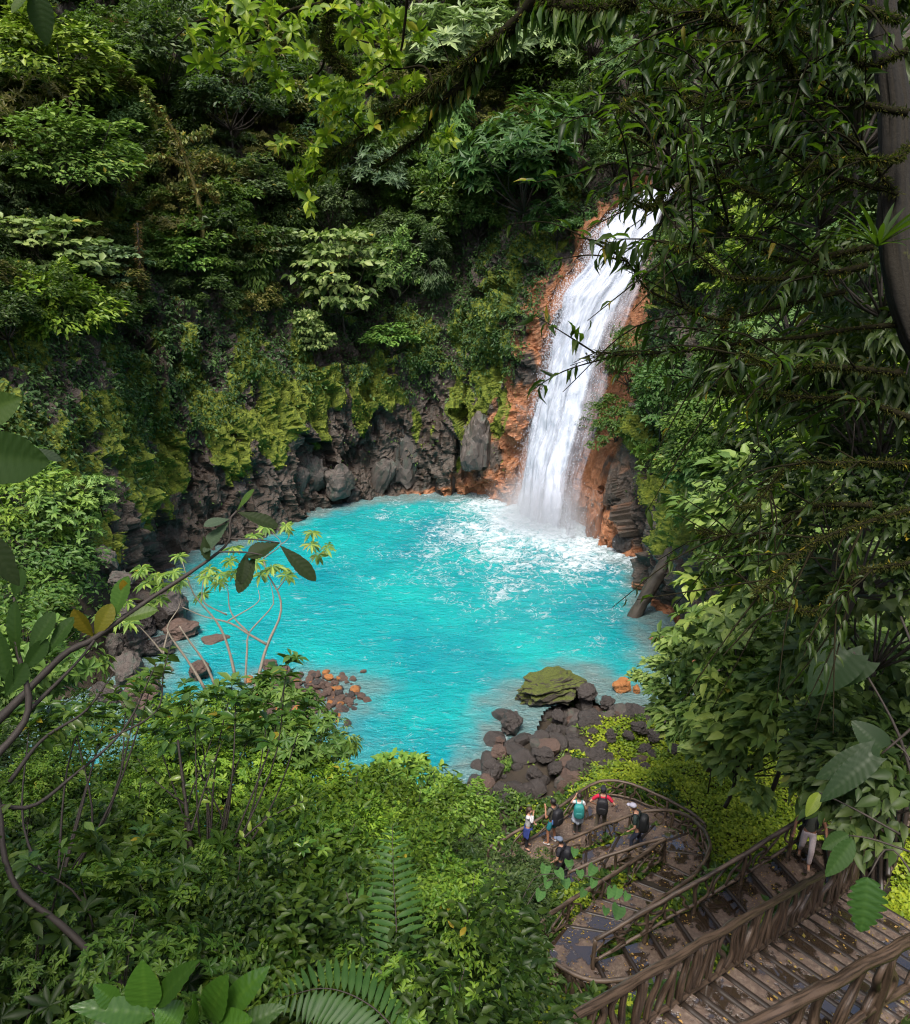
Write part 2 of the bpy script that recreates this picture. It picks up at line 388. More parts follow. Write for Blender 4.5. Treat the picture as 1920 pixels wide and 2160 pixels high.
BVH = BVHTree.FromPolygons(CV.tolist(), CFc.tolist())
GBVH = BVHTree.FromPolygons(GV.tolist(), GF.tolist())
def hit(u, v):
    d = Vector(ray(u, v)).normalized(); a = BVH.ray_cast(Vector(CAMP), d); b = GBVH.ray_cast(Vector(CAMP), d)
    c = [x for x in (a, b) if x[0] is not None]
    if not c: return None
    c.sort(key=lambda x: x[3]); return np.array(c[0][0]), np.array(c[0][1]), c[0][3]

# ------------------------------------------------------------------ pool water
FB = P(1172, 1098, z=0)                                # where the water strikes the pool
def mat_water():
    m = NT('milky_turquoise_water'); v = m.coord()
    va = m.coord(scale=(.75, 1.35, 1)); n1 = m.noise(va, 1.25, 5, .62, .6); n2 = m.noise(va, 4.2, 4, .6, .4); big_ = m.noise(v, .16, 3)
    deep = m.mix(m.ramp(big_, [(.3, (0, 0, 0)), (.7, (1, 1, 1))]), (.002, .23, .29), (.006, .38, .38))
    sh = m.attr('shore')
    c = m.mix(m.ramp(sh, [(0, (1, 1, 1)), (1, (0, 0, 0))]), deep, m.mix(n1, (.15, .16, .14), (.10, .26, .28)))
    # torn lace of foam: thin bright lines between warped cells
    w = m.node('ShaderNodeTexNoise'); w.inputs['Scale'].default_value = .9; w.inputs['Detail'].default_value = 4; m.link(v, w.inputs['Vector'])
    wv = m.node('ShaderNodeVectorMath', operation='MULTIPLY_ADD'); m.link(w.outputs['Color'], wv.inputs[0]); wv.inputs[1].default_value = (1.6, 1.6, 0); m.link(v, wv.inputs[2])
    ra = m.noise(wv.outputs[0], .8, 4, .6, .8); rb = m.noise(wv.outputs[0], 2.1, 4, .65, .6); e2 = m.vor(wv.outputs[0], 1.9, 'DISTANCE_TO_EDGE')
    rid = lambda q, k: m.maprange(m.math('ABSOLUTE', m.math('SUBTRACT', q, .5)), 0, k, 1, 0)
    lace = m.math('ADD', m.math('ADD', m.math('MULTIPLY', rid(ra, .07), .7), m.math('MULTIPLY', rid(rb, .08), .6)), m.math('MULTIPLY', m.maprange(e2, 0, .16, 1, 0), .25))
    f = m.attr('foam')
    fm = m.math('ADD', m.math('ADD', m.math('MULTIPLY', lace, .42), m.math('MULTIPLY', n1, .62)), m.math('MULTIPLY', m.math('SUBTRACT', f, 1.0), 1.15))
    fk = m.maprange(fm, -.02, .62)
    vst = m.coord(scale=(.55, 1.5, 1)); ns = m.noise(vst, 2.4, 5, .6, 1.2); nl = m.noise(vst, .5, 2)
    caps = m.math('MULTIPLY', m.maprange(ns, .57, .72), m.maprange(nl, .40, .62))
    fk = m.math('MAXIMUM', fk, m.math('MULTIPLY', caps, .42))
    c = m.mix(m.math('MULTIPLY', m.maprange(ns, .42, .25), .35), c, (.0, .12, .19))
    c = m.mix(fk, c, (.62, .72, .78)); m.col(c)
    m.rough(m.math('ADD', m.math('MULTIPLY', fk, .6), .07)); m.b.inputs['IOR'].default_value = 1.33
    h = m.math('ADD', m.math('MULTIPLY', n1, 1.0), m.math('ADD', m.math('MULTIPLY', n2, .4), m.math('MULTIPLY', fk, .25)))
    m.bump(m.math('ADD', h, m.math('MULTIPLY', ns, .8)), 1.0, .32); return m.m
wx = np.unique(np.r_[np.arange(-48, -20, .6), np.arange(-20, 16, .14), np.arange(16, 19, .5)]); wy = np.unique(np.r_[np.arange(10, 22, .5), np.arange(22, 64, .14)])
X, Y = np.meshgrid(wx, wy, indexing='ij'); WQ = np.stack([X.ravel(), Y.ravel(), np.zeros(X.size)], 1)
wd = poly_sd(WQ, POOL)
rf = np.hypot(WQ[:, 0] - FB[0], (WQ[:, 1] - FB[1]) * .8)
ang = fbm(WQ * .22, 3)
foam = np.clip(1.22 - (rf + ang * 4.0) / 15.0, 0, 1) ** .9
foam = np.maximum(foam, .55 * np.exp(-((np.abs(wd) - .2) / .45) ** 2) * sstep(-.15, .3, fbm(WQ * .5, 2)))
foam = np.maximum(foam, .34 * sstep(.1, .5, fbm(WQ * .18 + 5, 3)))
foam = np.maximum(foam, .52 * sstep(26, 13, rf) * sstep(-.3, .4, fbm(WQ * .3 + 2, 3)))
foam = np.maximum(foam, .42 * sstep(-10, -16, WQ[:, 0]) * sstep(33, 27, WQ[:, 1]) * sstep(-.2, .5, fbm(WQ * .4, 3)))
shore = sstep(.1, 2.4, -wd + fbm(WQ * .6, 3) * 1.0)
lowleft = sstep(-2, -10, WQ[:, 0]) * sstep(35, 28, WQ[:, 1]) + sstep(0, -6, WQ[:, 0]) * sstep(29, 24, WQ[:, 1])
gbar = P(632, 1466, z=0); rgb_ = np.hypot((WQ[:, 0] - gbar[0]) * .8, (WQ[:, 1] - gbar[1]) * 1.3); shore = shore * (.1 + .9 * sstep(1.8, 4.6, rgb_ + fbm(WQ * .7, 2) * .9))
shore = np.clip(shore - .95 * np.clip(lowleft, 0, 1) * (.6 + .6 * fbm(WQ * .25, 3)), 0, 1)
turb = 1 + 2.2 * sstep(9, 2, rf)
wz = (fbm(WQ * np.array([.55, .95, 1]), 3) * .085 + fbm(WQ * np.array([1.7, 2.6, 1]) + 4, 3) * .04) * turb + .35 * np.exp(-(rf / 2.6) ** 2)
WV = WQ.copy(); WV[:, 2] = wz
wf = grid_faces(len(wx), len(wy)); keep = (wd[wf].min(1) < 1.5); wf = wf[keep]
used = np.unique(wf); remap = np.full(len(WV), -1); remap[used] = np.arange(len(used))
water = obj('water', mesh_np('water', WV[used], remap[wf], attrs={'foam': foam[used], 'shore': shore[used]}), mat_water(), kind='structure', label='milky turquoise water of the plunge pool')
# ------------------------------------------------------------------ falling water
def mat_fall(dens, lo, hi, tint=(.60, .65, .76)):
    m = NT('falling_water'); c = m.node('ShaderNodeCombineXYZ'); m.link(m.attr('fu'), c.inputs[0]); m.link(m.attr('fv'), c.inputs[1])
    def mp(sx, sy):
        k = m.node('ShaderNodeMapping'); k.inputs['Scale'].default_value = (sx, sy, 1); m.link(c.outputs[0], k.inputs[0]); return k.outputs[0]
    n1 = m.noise(mp(2.0, .16), 1, 5, .62, .4); n2 = m.noise(mp(6.5, .7), 1, 5, .65, .6); n3 = m.noise(mp(14, 4), 1, 3, .7)
    s = m.math('ADD', m.math('MULTIPLY', n1, .5), m.math('ADD', m.math('MULTIPLY', n2, .35), m.math('MULTIPLY', n3, .15)))
    a = m.math('MULTIPLY', m.maprange(m.math('ADD', s, m.math('MULTIPLY', m.math('SUBTRACT', m.attr('dens'), .5), .75)), lo, hi), dens)
    m.col(m.mix(n2, tuple(x * .8 for x in tint), tint)); m.rough(.55)
    m.b.inputs['Subsurface Weight'].default_value = 0.0
    m.link(a, m.b.inputs['Alpha']); m.bump(s, .9, .25); return m.m
wf_root = empty('waterfall', (float(FB[0]), float(FB[1]), 0), label='tall white waterfall pouring over orange rock into the turquoise pool', kind='structure')
def fall_sheet(name, a0, a1, push, bulge, dens_fn, mtl, seed, nu=46, nv=150):
    hs = np.concatenate([np.linspace(-.3, LIP + .05, nv - 8), LIP + .05 + np.zeros(8)])
    a = np.linspace(0, 1, nu); hs_c = np.clip(hs, -.5, LIP)
    L, Rr = fall_edge(FL, hs_c), fall_edge(FR, hs_c)
    back = np.concatenate([np.zeros(nv - 8), np.linspace(.5, 9, 8)])
    aa = a0(hs_c / LIP)[:, None] * (1 - a)[None] + a1(hs_c / LIP)[:, None] * a[None]
    xy = L[:, None] * (1 - aa[..., None]) + Rr[:, None] * aa[..., None]
    q = np.concatenate([xy, np.broadcast_to(hs[:, None, None], xy.shape[:2] + (1,))], -1)
    t = np.clip(hs / LIP, 0, 1)
    out = np.array([-.62, -.78, 0]); prof = (push + bulge * np.sin(np.pi * a)[None] * (.5 + .7 * (1 - t))[:, None] + (1 - t[:, None]) * .6)
    fu = np.broadcast_to(a[None] * 5.0, (nv, nu)); fv = np.broadcast_to((hs - back)[:, None], (nv, nu))
    ns = fbm(np.stack([fu.ravel() * 1.3 + seed, fv.ravel() * .35, 0 * fu.ravel() + seed], 1), 3).reshape(nv, nu) * .35 + fbm(np.stack([fu.ravel() * 4 + seed, fv.ravel() * 1.1, 0 * fu.ravel()], 1), 2).reshape(nv, nu) * .12
    q = q + out * (prof + ns)[..., None]; q[..., 1] += back[:, None]; q[..., 0] += back[:, None] * .15; q[..., 2] += (back > 0)[:, None] * .2 - .0
    d = np.clip(dens_fn(np.broadcast_to(a[None], (nv, nu)), np.broadcast_to(t[:, None], (nv, nu))), 0, 1)
    return obj(name, mesh_np(name, q.reshape(-1, 3), grid_faces(nv, nu), attrs={'fu': fu.ravel() + seed, 'fv': fv.ravel(), 'dens': d.ravel()}), mtl, wf_root)
wf_root.location = (0, 0, 0)
one = lambda v: (lambda t: np.full_like(t, v))
edge = lambda a, w: np.minimum(sstep(0, w, a), sstep(0, w, 1 - a))
fall_sheet('thin_film', one(.02), one(1.0), .12, .15, lambda a, t: .62 * edge(a, .12) + .0 * t - .14 * sstep(.55, .9, a), mat_fall(.7, .30, .78, (.56, .55, .62)), 3.0)
fall_sheet('main_flow', lambda t: -.04 + .08 * t, lambda t: .68 + .26 * sstep(.55, 1, t), .35, .55, lambda a, t: .95 * edge(a, .13) + .16, mat_fall(1.0, .08, .54), 11.0)
fall_sheet('outer_flow', lambda t: .0 + .10 * t, lambda t: .56 + .30 * sstep(.5, 1, t), .75, .55, lambda a, t: .66 * edge(a, .35) + .06, mat_fall(.9, .26, .70), 23.0)
# thrown drops along the fall and over the splash
N = 22000
t_ = RNG.random(N) ** .8; h_ = t_ * LIP * .99
L_, R_ = fall_edge(FL, h_), fall_edge(FR, h_)
a_ = np.clip(np.where(RNG.random(N) < .55, RNG.normal(.02, .07, N), RNG.random(N) * .85), -.16, 1)
dp = np.concatenate([L_ * (1 - a_[:, None]) + R_ * a_[:, None], h_[:, None]], 1) + np.array([-.62, -.78, 0]) * (.7 + np.abs(RNG.normal(0, .55, N)) * (1.3 - t_))[:, None]
M_ = 9000
sp_ = np.stack([FB[0] - .6 + RNG.normal(0, 2.0, M_), FB[1] - 1.2 + RNG.normal(0, 2.0, M_), np.abs(RNG.normal(0, 1.1, M_)) ** 1.3], 1)
dp = np.vstack([dp, sp_])
sz = (.006 + .022 * RNG.random(len(dp)) ** 2.0)
tet = np.array([[0, 0, 2.2], [.9, 0, -.5], [-.5, .8, -.5], [-.5, -.8, -.5]])
dv_ = (dp[:, None] + tet[None] * sz[:, None, None] * (1 + .5 * RNG.random((len(dp), 1, 1)))).reshape(-1, 3)
df_ = (np.arange(len(dp))[:, None, None] * 4 + np.array([[0, 1, 2], [0, 2, 3], [0, 3, 1], [1, 3, 2]])[None]).reshape(-1, 3)
spray = obj('spray', mesh_np('spray', dv_, df_, smooth=False), plain('water_drops', (.72, .76, .84), .3, .05, 5, 0), wf_root); spray['kind'] = 'stuff'
# mist hanging over the splash
mm = bpy.data.materials.new('mist_air'); mm.use_nodes = True; t = mm.node_tree; t.nodes.remove(t.nodes['Principled BSDF'])
pv = t.nodes.new('ShaderNodeVolumePrincipled'); pv.inputs['Color'].default_value = (.93, .95, 1, 1); pv.inputs['Anisotropy'].default_value = .2
tc = t.nodes.new('ShaderNodeTexCoord'); ln = t.nodes.new('ShaderNodeVectorMath'); ln.operation = 'LENGTH'; t.links.new(tc.outputs['Object'], ln.inputs[0])
mr = t.nodes.new('ShaderNodeMapRange'); mr.interpolation_type = 'SMOOTHSTEP'; mr.inputs[1].default_value = .05; mr.inputs[2].default_value = .98; mr.inputs[3].default_value = .42; mr.inputs[4].default_value = 0
t.links.new(ln.outputs['Value'], mr.inputs[0]); t.links.new(mr.outputs[0], pv.inputs['Density']); t.links.new(pv.outputs[0], t.nodes['Material Output'].inputs['Volume'])
bm = bmesh.new(); bmesh.ops.create_icosphere(bm, subdivisions=3, radius=1); me = bpy.data.meshes.new('mist'); bm.to_mesh(me); bm.free()
mist = obj('mist', me, mm, kind='stuff', label='white mist rising where the waterfall strikes the pool'); mist.location = (FB[0] - .8, FB[1] - 1.2, .9); mist.scale = (6.2, 5.6, 4.4)

# ------------------------------------------------------------------ rocks
def rock_mesh(name, seed, sub=3, planes=9, rough=.06, soft=.03, attrs=False, sq=1.0):
    rg = np.random.default_rng(seed)
    bm = bmesh.new(); bmesh.ops.create_icosphere(bm, subdivisions=sub, radius=1)
    v = np.array([x.co[:] for x in bm.verts]); f = np.array([[x.index for x in q.verts] for q in bm.faces]); bm.free()
    v = np.sign(v) * np.abs(v) ** .72; v /= np.linalg.norm(v, axis=1).mean()
    for k in range(planes):
        n = rg.normal(size=3); n /= np.linalg.norm(n); d = rg.uniform(.55, .9)
        s = v @ n - d; v = v - n * (np.where(s > 0, s, 0) * (1 - soft - .12 * rg.random()))[:, None]
    v += v * (fbm(v * 1.3 + seed, 3) * rough * 2.6)[:, None] + v * (fbm(v * 4 + seed, 3) * rough * 1.0)[:, None]
    v /= np.abs(v).max(0)
    return mesh_np(name, v, f, smooth=(sub == 3))
def mat_rock(name, base, alt, moss=0.0, rough=.45, stain=None, wet=.0):
    m = NT(name); v = m.coord('Object'); oi = m.node('ShaderNodeObjectInfo')
    vv = m.node('ShaderNodeVectorMath', operation='MULTIPLY_ADD'); m.link(oi.outputs['Location'], vv.inputs[0]); vv.inputs[1].default_value = (3.1, 3.1, 3.1); m.link(v, vv.inputs[2]); v = vv.outputs[0]
    n = m.noise(v, 1.6, 6, .65); n2 = m.noise(v, 7, 5, .7); n3 = m.noise(v, 26, 3, .7)
    c = m.mix(m.ramp(n, [(.3, (0, 0, 0)), (.7, (1, 1, 1))]), base, alt)
    c = m.mix(m.math('MULTIPLY', n2, .5), c, tuple(x * .45 for x in base))
    c = m.mix(m.math('MULTIPLY', oi.outputs['Random'], .45), c, tuple(x * 1.5 for x in base))
    if stain: c = m.mix(m.ramp(m.noise(v, 2.3, 5, .7), [(.5, (0, 0, 0)), (.62, (1, 1, 1))]), c, stain)
    if moss:
        g = m.node('ShaderNodeNewGeometry'); sx = m.node('ShaderNodeSeparateXYZ'); m.link(g.outputs['Normal'], sx.inputs[0])
        mk = m.ramp(m.math('ADD', m.math('MULTIPLY', sx.outputs[2], .5), m.math('MULTIPLY', n2, .6)), [(.82 - .5 * moss, (0, 0, 0)), (.95 - .5 * moss, (1, 1, 1))])
        c = m.mix(mk, c, m.ramp(n3, [(.3, (.03, .04, .006)), (.7, (.10, .12, .015))]))
    m.col(c); m.rough(rough); m.bump(m.math('ADD', n2, m.math('MULTIPLY', n3, .4)), .7, .12); return m.m
M_DARK = mat_rock('dark_basalt', (.040, .033, .030), (.075, .062, .056), 0, .4)
M_GREY = mat_rock('grey_boulder', (.066, .054, .047), (.135, .112, .098), .0, .55, (.06, .07, .055))
M_MOSSY = mat_rock('mossy_boulder', (.045, .038, .03), (.08, .066, .05), .55, .75)
M_ORANGE = mat_rock('orange_stained_rock', (.30, .12, .035), (.42, .18, .06), 0, .5)
M_RUST = mat_rock('rust_brown_rock', (.085, .056, .044), (.14, .085, .064), 0, .5)
M_FALLROCK = mat_rock('fall_rock', (.20, .085, .045), (.36, .17, .09), 0, .3, (.09, .08, .07))
ROCKV = [rock_mesh('rock%d' % k, 50 + k, 4, 8 + k % 4, .12, .06) for k in range(7)]
ROCKS = [rock_mesh('stone%d' % k, 90 + k, 2, 7 + k % 4, .05) for k in range(9)]
_rm = {}
def rock_copy(var, m):
    k = (var.name, m.name)
    if k not in _rm:
        me = var.copy(); me.materials.clear(); me.materials.append(m); _rm[k] = me
    return _rm[k]
def boulder(u, v, w, h, m, label, var=0, z=None, rot=0, dep=1.0, tilt=(0, 0), group=None, sink=.25, y=None, name='boulder'):
    """w,h in photograph px; (u,v) = foot of the rock"""
    p = P(u, v, z=0.0) if z is None and y is None else (P(u, v, y=y) if y else P(u, v, z=z))
    r = np.linalg.norm(p - CAMP); dpt = (p - CAMP) @ FW; sx = w / FPX * dpt / 2; phi = math.asin((CAM_H - p[2]) / r)
    shh = h / FPX * dpt; sz = max(.2 * sx, (shh - sx * dep * .9 * math.sin(phi)) / math.cos(phi) / 2 + sink * .3) if h else sx * .6
    o = obj(name, rock_copy(ROCKV[var % 7], m), label=label, cat='boulder', group=group)
    o.scale = (sx, sx * dep, sz); o.location = (p[0], p[1] + sx * dep * (1.15 if p[1] > 50 and z is None and y is None else .8), p[2] + sz * (1 - sink) * .9); o.rotation_euler = (R(tilt[0]), R(tilt[1]), R(rot)); return o
# far shore, at the foot of the cliff
boulder(846, 1044, 118, 205, M_GREY, 'tallest smooth grey rock bulging from the cliff foot left of the fall', 0, dep=.7, rot=20, tilt=(-8, 6))
boulder(800, 1050, 60, 110, M_GREY, 'slanting greenish slab at the waterline left of the tall grey rock', 1, dep=.6, rot=-20, tilt=(0, 20))
boulder(940, 1046, 62, 130, M_DARK, 'dark cleft rock between the two tall grey rocks by the fall', 2, dep=.7, rot=50)
boulder(1003, 1000, 96, 150, M_GREY, 'rounded grey rock head above the orange splash zone', 0, z=2.6, dep=.7, rot=80, tilt=(0, 0))
boulder(716, 1045, 72, 82, M_GREY, 'pale grey rounded boulder wedged among cliff foot stones', 4, z=1.2, dep=.8, rot=30)
boulder(661, 1044, 58, 92, M_GREY, 'oval grey boulder left of the pale wedged boulder', 5, z=1.3, dep=.8, rot=-10, tilt=(0, 12))
boulder(690, 1064, 50, 50, M_DARK, 'small dark boulder below the two rounded grey ones', 6, dep=.9, rot=70)
boulder(614, 1076, 62, 120, M_GREY, 'tall green-grey leaning slab at the left end of the far shore', 1, z=.4, dep=.6, rot=15, tilt=(0, 16))
boulder(740, 1062, 44, 42, M_DARK, 'flat dark rock at the far waterline under the wedged boulder', 2, dep=.9, rot=120)
boulder(560, 1086, 60, 90, M_DARK, 'blocky dark rock at the foot of the mossy ribs', 3, z=.5, dep=.8, rot=15)
boulder(500, 1070, 66, 74, M_DARK, 'square dark ledge rock high at the left of the far shore', 0, z=2.2, dep=.8, rot=-30)
boulder(1080, 1056, 40, 34, M_FALLROCK, 'low orange rock washed by spray left of the fall', 4, dep=.8, rot=10)
boulder(1106, 905, 52, 62, M_FALLROCK, 'orange ledge block jutting beside the left edge of the fall', 5, y=59.6, dep=.8, rot=10)
boulder(1262, 1138, 52, 122, M_FALLROCK, 'rounded brown orange rock with water running down beside the fall foot', 6, dep=.8, rot=40)
boulder(1322, 1168, 66, 60, M_DARK, 'low dark rock with an orange waterline right of the fall', 1, dep=.7, rot=10)
# near right shore
ROCKV[2] = rock_mesh('rock_mossy', 333, 5, 9, .17, .1)
boulder(1172, 1492, 178, 78, M_MOSSY, 'largest flat boulder covered in olive moss at the near shore', 2, dep=.62, rot=12, tilt=(0, -7))
boulder(1314, 1462, 42, 30, M_ORANGE, 'bright orange cube-shaped rock at the water edge', 3, dep=.8, rot=25)
boulder(1344, 1462, 22, 16, M_ORANGE, 'small faded orange rock right of the bright orange one', 4, dep=.9, rot=60)
boulder(1082, 1550, 54, 46, M_DARK, 'angular dark boulder standing in the shallows by the near shore', 5, z=.1, rot=35)
boulder(1043, 1660, 54, 56, M_DARK, 'big dark boulder with a smooth face nearest the left bushes', 6, z=.5, rot=20)
boulder(1053, 1608, 40, 30, M_RUST, 'flat brown rock between two dark boulders at the waterline', 0, z=.2, rot=50)
boulder(1055, 1575, 24, 16, M_RUST, 'small tan rock in the shallows below the angular boulder', 2, z=.05, rot=15)
boulder(1186, 1676, 24, 26, M_RUST, 'reddish brown stone just outside the platform railing', 1, z=1.3, rot=10)
boulder(1240, 1478, 50, 30, M_DARK, 'low dark boulder right behind the mossy boulder', 3, z=.5, rot=80)
NEARR = [(1165, 1552, 36, 40), (1205, 1568, 38, 26), (1222, 1592, 34, 22), (1150, 1604, 44, 24), (1172, 1634, 52, 34), (1215, 1630, 44, 30), (1262, 1606, 54, 32), (1318, 1622, 34, 20), (1282, 1628, 36, 20),
         (1352, 1546, 42, 36), (1328, 1560, 30, 20), (1238, 1494, 40, 24), (1284, 1492, 40, 22), (1335, 1510, 46, 30), (1130, 1640, 36, 26), (1120, 1610, 30, 24), (1102, 1690, 46, 30), (1070, 1702, 40, 30), (1135, 1668, 30, 22),
         (1010, 1690, 36, 28), (1005, 1712, 44, 26), (1240, 1540, 44, 24), (1180, 1520, 34, 22), (1290, 1560, 30, 20), (1110, 1560, 26, 20), (1390, 1560, 44, 30), (1362, 1590, 36, 22), (1425, 1590, 36, 24)]
RK = empty('rocky_shore', (7, 28, 0), kind='structure', label='heap of dark angular stones on the near right shore')
RKL = np.array([7, 28, 0.])
def stone(parent, off, p, s, m, var, rg):
    o = obj('stone', rock_copy(ROCKS[var % 9], m), parent=parent); o.location = Vector(np.asarray(p) - off); o.scale = s
    o.rotation_euler = rg.uniform(-.4, .4), rg.uniform(-.4, .4), rg.uniform(0, 6.3); return o
rg = np.random.default_rng(5)
for k, (u, v, w, h) in enumerate(NEARR):
    q = P(u, v, z=.6); zg = float(ground_z(q[0], q[1])[0]); q = P(u, v, z=zg + .1); dpt = (q - CAMP) @ FW; s = w / FPX * dpt / 2
    o = obj('stone', rock_copy(ROCKV[k % 7], M_DARK), parent=RK); o.location = Vector(q - RKL + [0, s * .5, s * .3]); o.scale = (s, s * rg.uniform(.7, 1), s * rg.uniform(.5, .8)); o.rotation_euler = (rg.uniform(-.3, .3), rg.uniform(-.3, .3), rg.uniform(0, 6))
cnt = 0
while cnt < 262:
    x, y = rg.uniform(.5, 13), rg.uniform(22, 33); d = poly_sd([(x, y)], POOL)[0]
    if d < -.4 or d > 5.6 + 1.2 * (x > 6): continue
    if y < 22.5 + max(0, (x - 2)) * .35: continue
    s = rg.uniform(.10, .46) ** 1.05 * (1.2 if d < 4 else .8); z = float(ground_z(x, y)[0])
    stone(RK, RKL, (x, y, z + s * .25), (s, s * rg.uniform(.7, 1), s * rg.uniform(.5, .8)), [M_DARK, M_DARK, M_GREY, M_DARK, M_DARK, M_DARK, M_RUST, M_DARK][rg.integers(8)], rg.integers(9), rg); cnt += 1
# left shore boulders
LB = [(338, 1330, 90, 78, 0, 'large dark wedge boulder under the pale umbrella-leaved saplings'), (232, 1404, 50, 62, 1, 'upright grey boulder left in the pile beside the stream mouth'), (280, 1396, 66, 64, 2, 'rounded grey boulder in the middle of the left bank pile'),
      (262, 1446, 74, 54, 3, 'broad grey boulder lowest in the left bank pile'), (212, 1490, 66, 48, 4, 'flat dark slab below the left bank pile'), (325, 1390, 60, 44, 5, 'dark boulder at the right of the left bank pile'), (372, 1352, 70, 40, 6, 'low brown boulder awash at the left shore'),
      (300, 1345, 60, 50, 2, 'dark boulder behind the grey pile on the left bank'), (416, 1436, 50, 38, 1, 'brown rock standing alone in the shallows by the gravel bar'), (566, 1416, 32, 20, 3, 'small reddish rock at the top of the gravel bar'), (450, 1362, 50, 18, 4, 'tan rock barely breaking the turquoise surface'),
      (190, 1420, 60, 60, 5, 'mossy dark boulder at the far left of the pile'), (300, 1520, 90, 90, 6, 'tall brown rock between the bushes and the stream mouth'), (250, 1330, 70, 54, 0, 'shadowed boulder under the left bank shrubs'), (215, 1215, 60, 60, 1, 'broken grey block at the foot of the left cliff'), (250, 1240, 50, 30, 3, 'flat slab below the left cliff foot')]
for k, (u, v, w, h, var, lb) in enumerate(LB):
    m = M_RUST if ('brown' in lb or 'tan' in lb or 'reddish' in lb) else (M_MOSSY if 'mossy' in lb else M_DARK if 'dark' in lb or 'shadow' in lb else M_GREY)
    q = P(u, v, z=.3); zg = max(0.0, float(ground_z(q[0], q[1])[0])) if 'surface' not in lb else -.1
    boulder(u, v, w * 1.2, h * 1.2, m, lb, var, z=min(zg, 4), rot=37 * k, dep=.8)
GB = empty('gravel_bar', (-9, 30, 0), kind='structure', label='low bar of reddish stones at the pool outlet'); GBL = np.array([-9, 30, 0.])
cnt = 0
while cnt < 260:
    u, v = rg.normal(640, 66), rg.normal(1464, 32)
    if not (520 < u < 775 and 1408 < v < 1545): continue
    p = P(u, v, z=.05); s = rg.uniform(.09, .30); k = max(0, 1 - abs(v - 1462) / 70 - abs(u - 630) / 260)
    stone(GB, GBL, (p[0], p[1], .16 * k - .04 + s * .2), (s, s * rg.uniform(.7, 1), s * rg.uniform(.45, .75)), [M_RUST, M_RUST, M_ORANGE, M_DARK][rg.choice(4, p=[.45, .3, .08, .17])], rg.integers(9), rg); cnt += 1
def mound(name, c, rx, ry, h, m, parent, off):
    a = np.linspace(0, 2 * np.pi, 40, endpoint=False); r = np.linspace(0, 1, 12); A, RR = np.meshgrid(a, r, indexing='ij')
    x = c[0] + rx * RR * np.cos(A); y = c[1] + ry * RR * np.sin(A); z = c[2] + h * (1 - RR ** 1.6) + fbm(np.stack([x, y, 0 * x], -1).reshape(-1, 3) * 1.5, 3).reshape(x.shape) * .1 * (1 - RR)
    v = np.stack([x, y, z], -1).reshape(-1, 3) - off; idx = np.arange(40 * 12).reshape(40, 12); nx = np.roll(idx, -1, 0)
    f = np.stack([idx[:, :-1], idx[:, 1:], nx[:, 1:], nx[:, :-1]], -1).reshape(-1, 4)
    return obj(name, mesh_np(name, v, f), m, parent)
gc = P(632, 1466, z=0)
mound('gravel_bed', (gc[0], gc[1], -.28), 3.2, 1.5, .34, M_RUST, GB, GBL)
mound('stone_bed', (7, 28.4, -.5), 2.5, 1.5, .3, M_DARK, RK, RKL)

# ------------------------------------------------------------------ fallen log leaning from the right wall into the pool
def grooved_tube(name, path, rad, m, seg=20, depth=.10, lr=.7, parent=None, freq=2.6, **kw):
    """log with bark grooves running along it"""
    path = np.asarray(path, float); n = len(path); L = np.r_[0, np.cumsum(np.linalg.norm(np.diff(path, axis=0), axis=1))]
    v, f = tube(path, rad, seg, True); body = v[:n * seg].reshape(n, seg, 3)
    a = np.linspace(0, 2 * np.pi, seg, endpoint=False); A, LL = np.meshgrid(a, L, indexing='xy')
    s0 = (abs(path[0]).sum() * 7.3) % 50
    g = fbm(np.stack([np.cos(A).ravel() * freq + s0, np.sin(A).ravel() * freq, LL.ravel() * lr + s0], 1), 3).reshape(n, seg)
    g2 = fbm(np.stack([np.cos(A).ravel() * .8 + s0, np.sin(A).ravel() * .8, LL.ravel() * 2.2], 1), 2).reshape(n, seg)
    k = -np.abs(g) * 2 * depth + g2 * depth * .8
    body = body + (body - path[:, None]) * k[..., None]
    v[:n * seg] = body.reshape(-1, 3)
    at = np.r_[np.abs(g).ravel(), .3, .3]
    me = mesh_np(name, v, f, attrs={'groove': at}); return obj(name, me, m, parent, **kw)
def mat_bark(name, c0, c1, moss=0.0, rough=.6):
    m = NT(name); v = m.coord(); n = m.noise(v, 6, 5, .7); n3 = m.noise(v, 40, 3, .7); g = m.attr('groove')
    c = m.mix(m.maprange(g, 0, .35), c1, c0); c = m.mix(m.math('MULTIPLY', n, .6), c, tuple(x * .55 for x in c0))
    if moss:
        gm = m.node('ShaderNodeNewGeometry'); sx = m.node('ShaderNodeSeparateXYZ'); m.link(gm.outputs['Normal'], sx.inputs[0])
        mk = m.ramp(m.math('ADD', m.math('MULTIPLY', sx.outputs[2], .35), n), [(.78 - .35 * moss, (0, 0, 0)), (.92 - .35 * moss, (1, 1, 1))])
        c = m.mix(mk, c, m.ramp(n3, [(.3, (.025, .032, .005)), (.7, (.09, .10, .012))]))
    m.col(c); m.rough(rough); m.bump(m.math('ADD', n, m.math('MULTIPLY', n3, .5)), .5, .02); return m.m
M_LOG = mat_bark('weathered_log', (.085, .068, .052), (.03, .022, .016), .22)
lt, lb_ = P(1450, 1105, y=40.2), P(1333, 1308, z=-.3)
pth = spline([lb_, lb_ * .5 + lt * .5 + [0, 0, -.08], lt], 40)
grooved_tube('fallen_log', pth, np.linspace(.40, .46, 40) * (1 + .04 * np.sin(np.arange(40) * .7)), M_LOG, 26, .12, label='mossy grey log leaning from the right bank into the pool', cat='log')
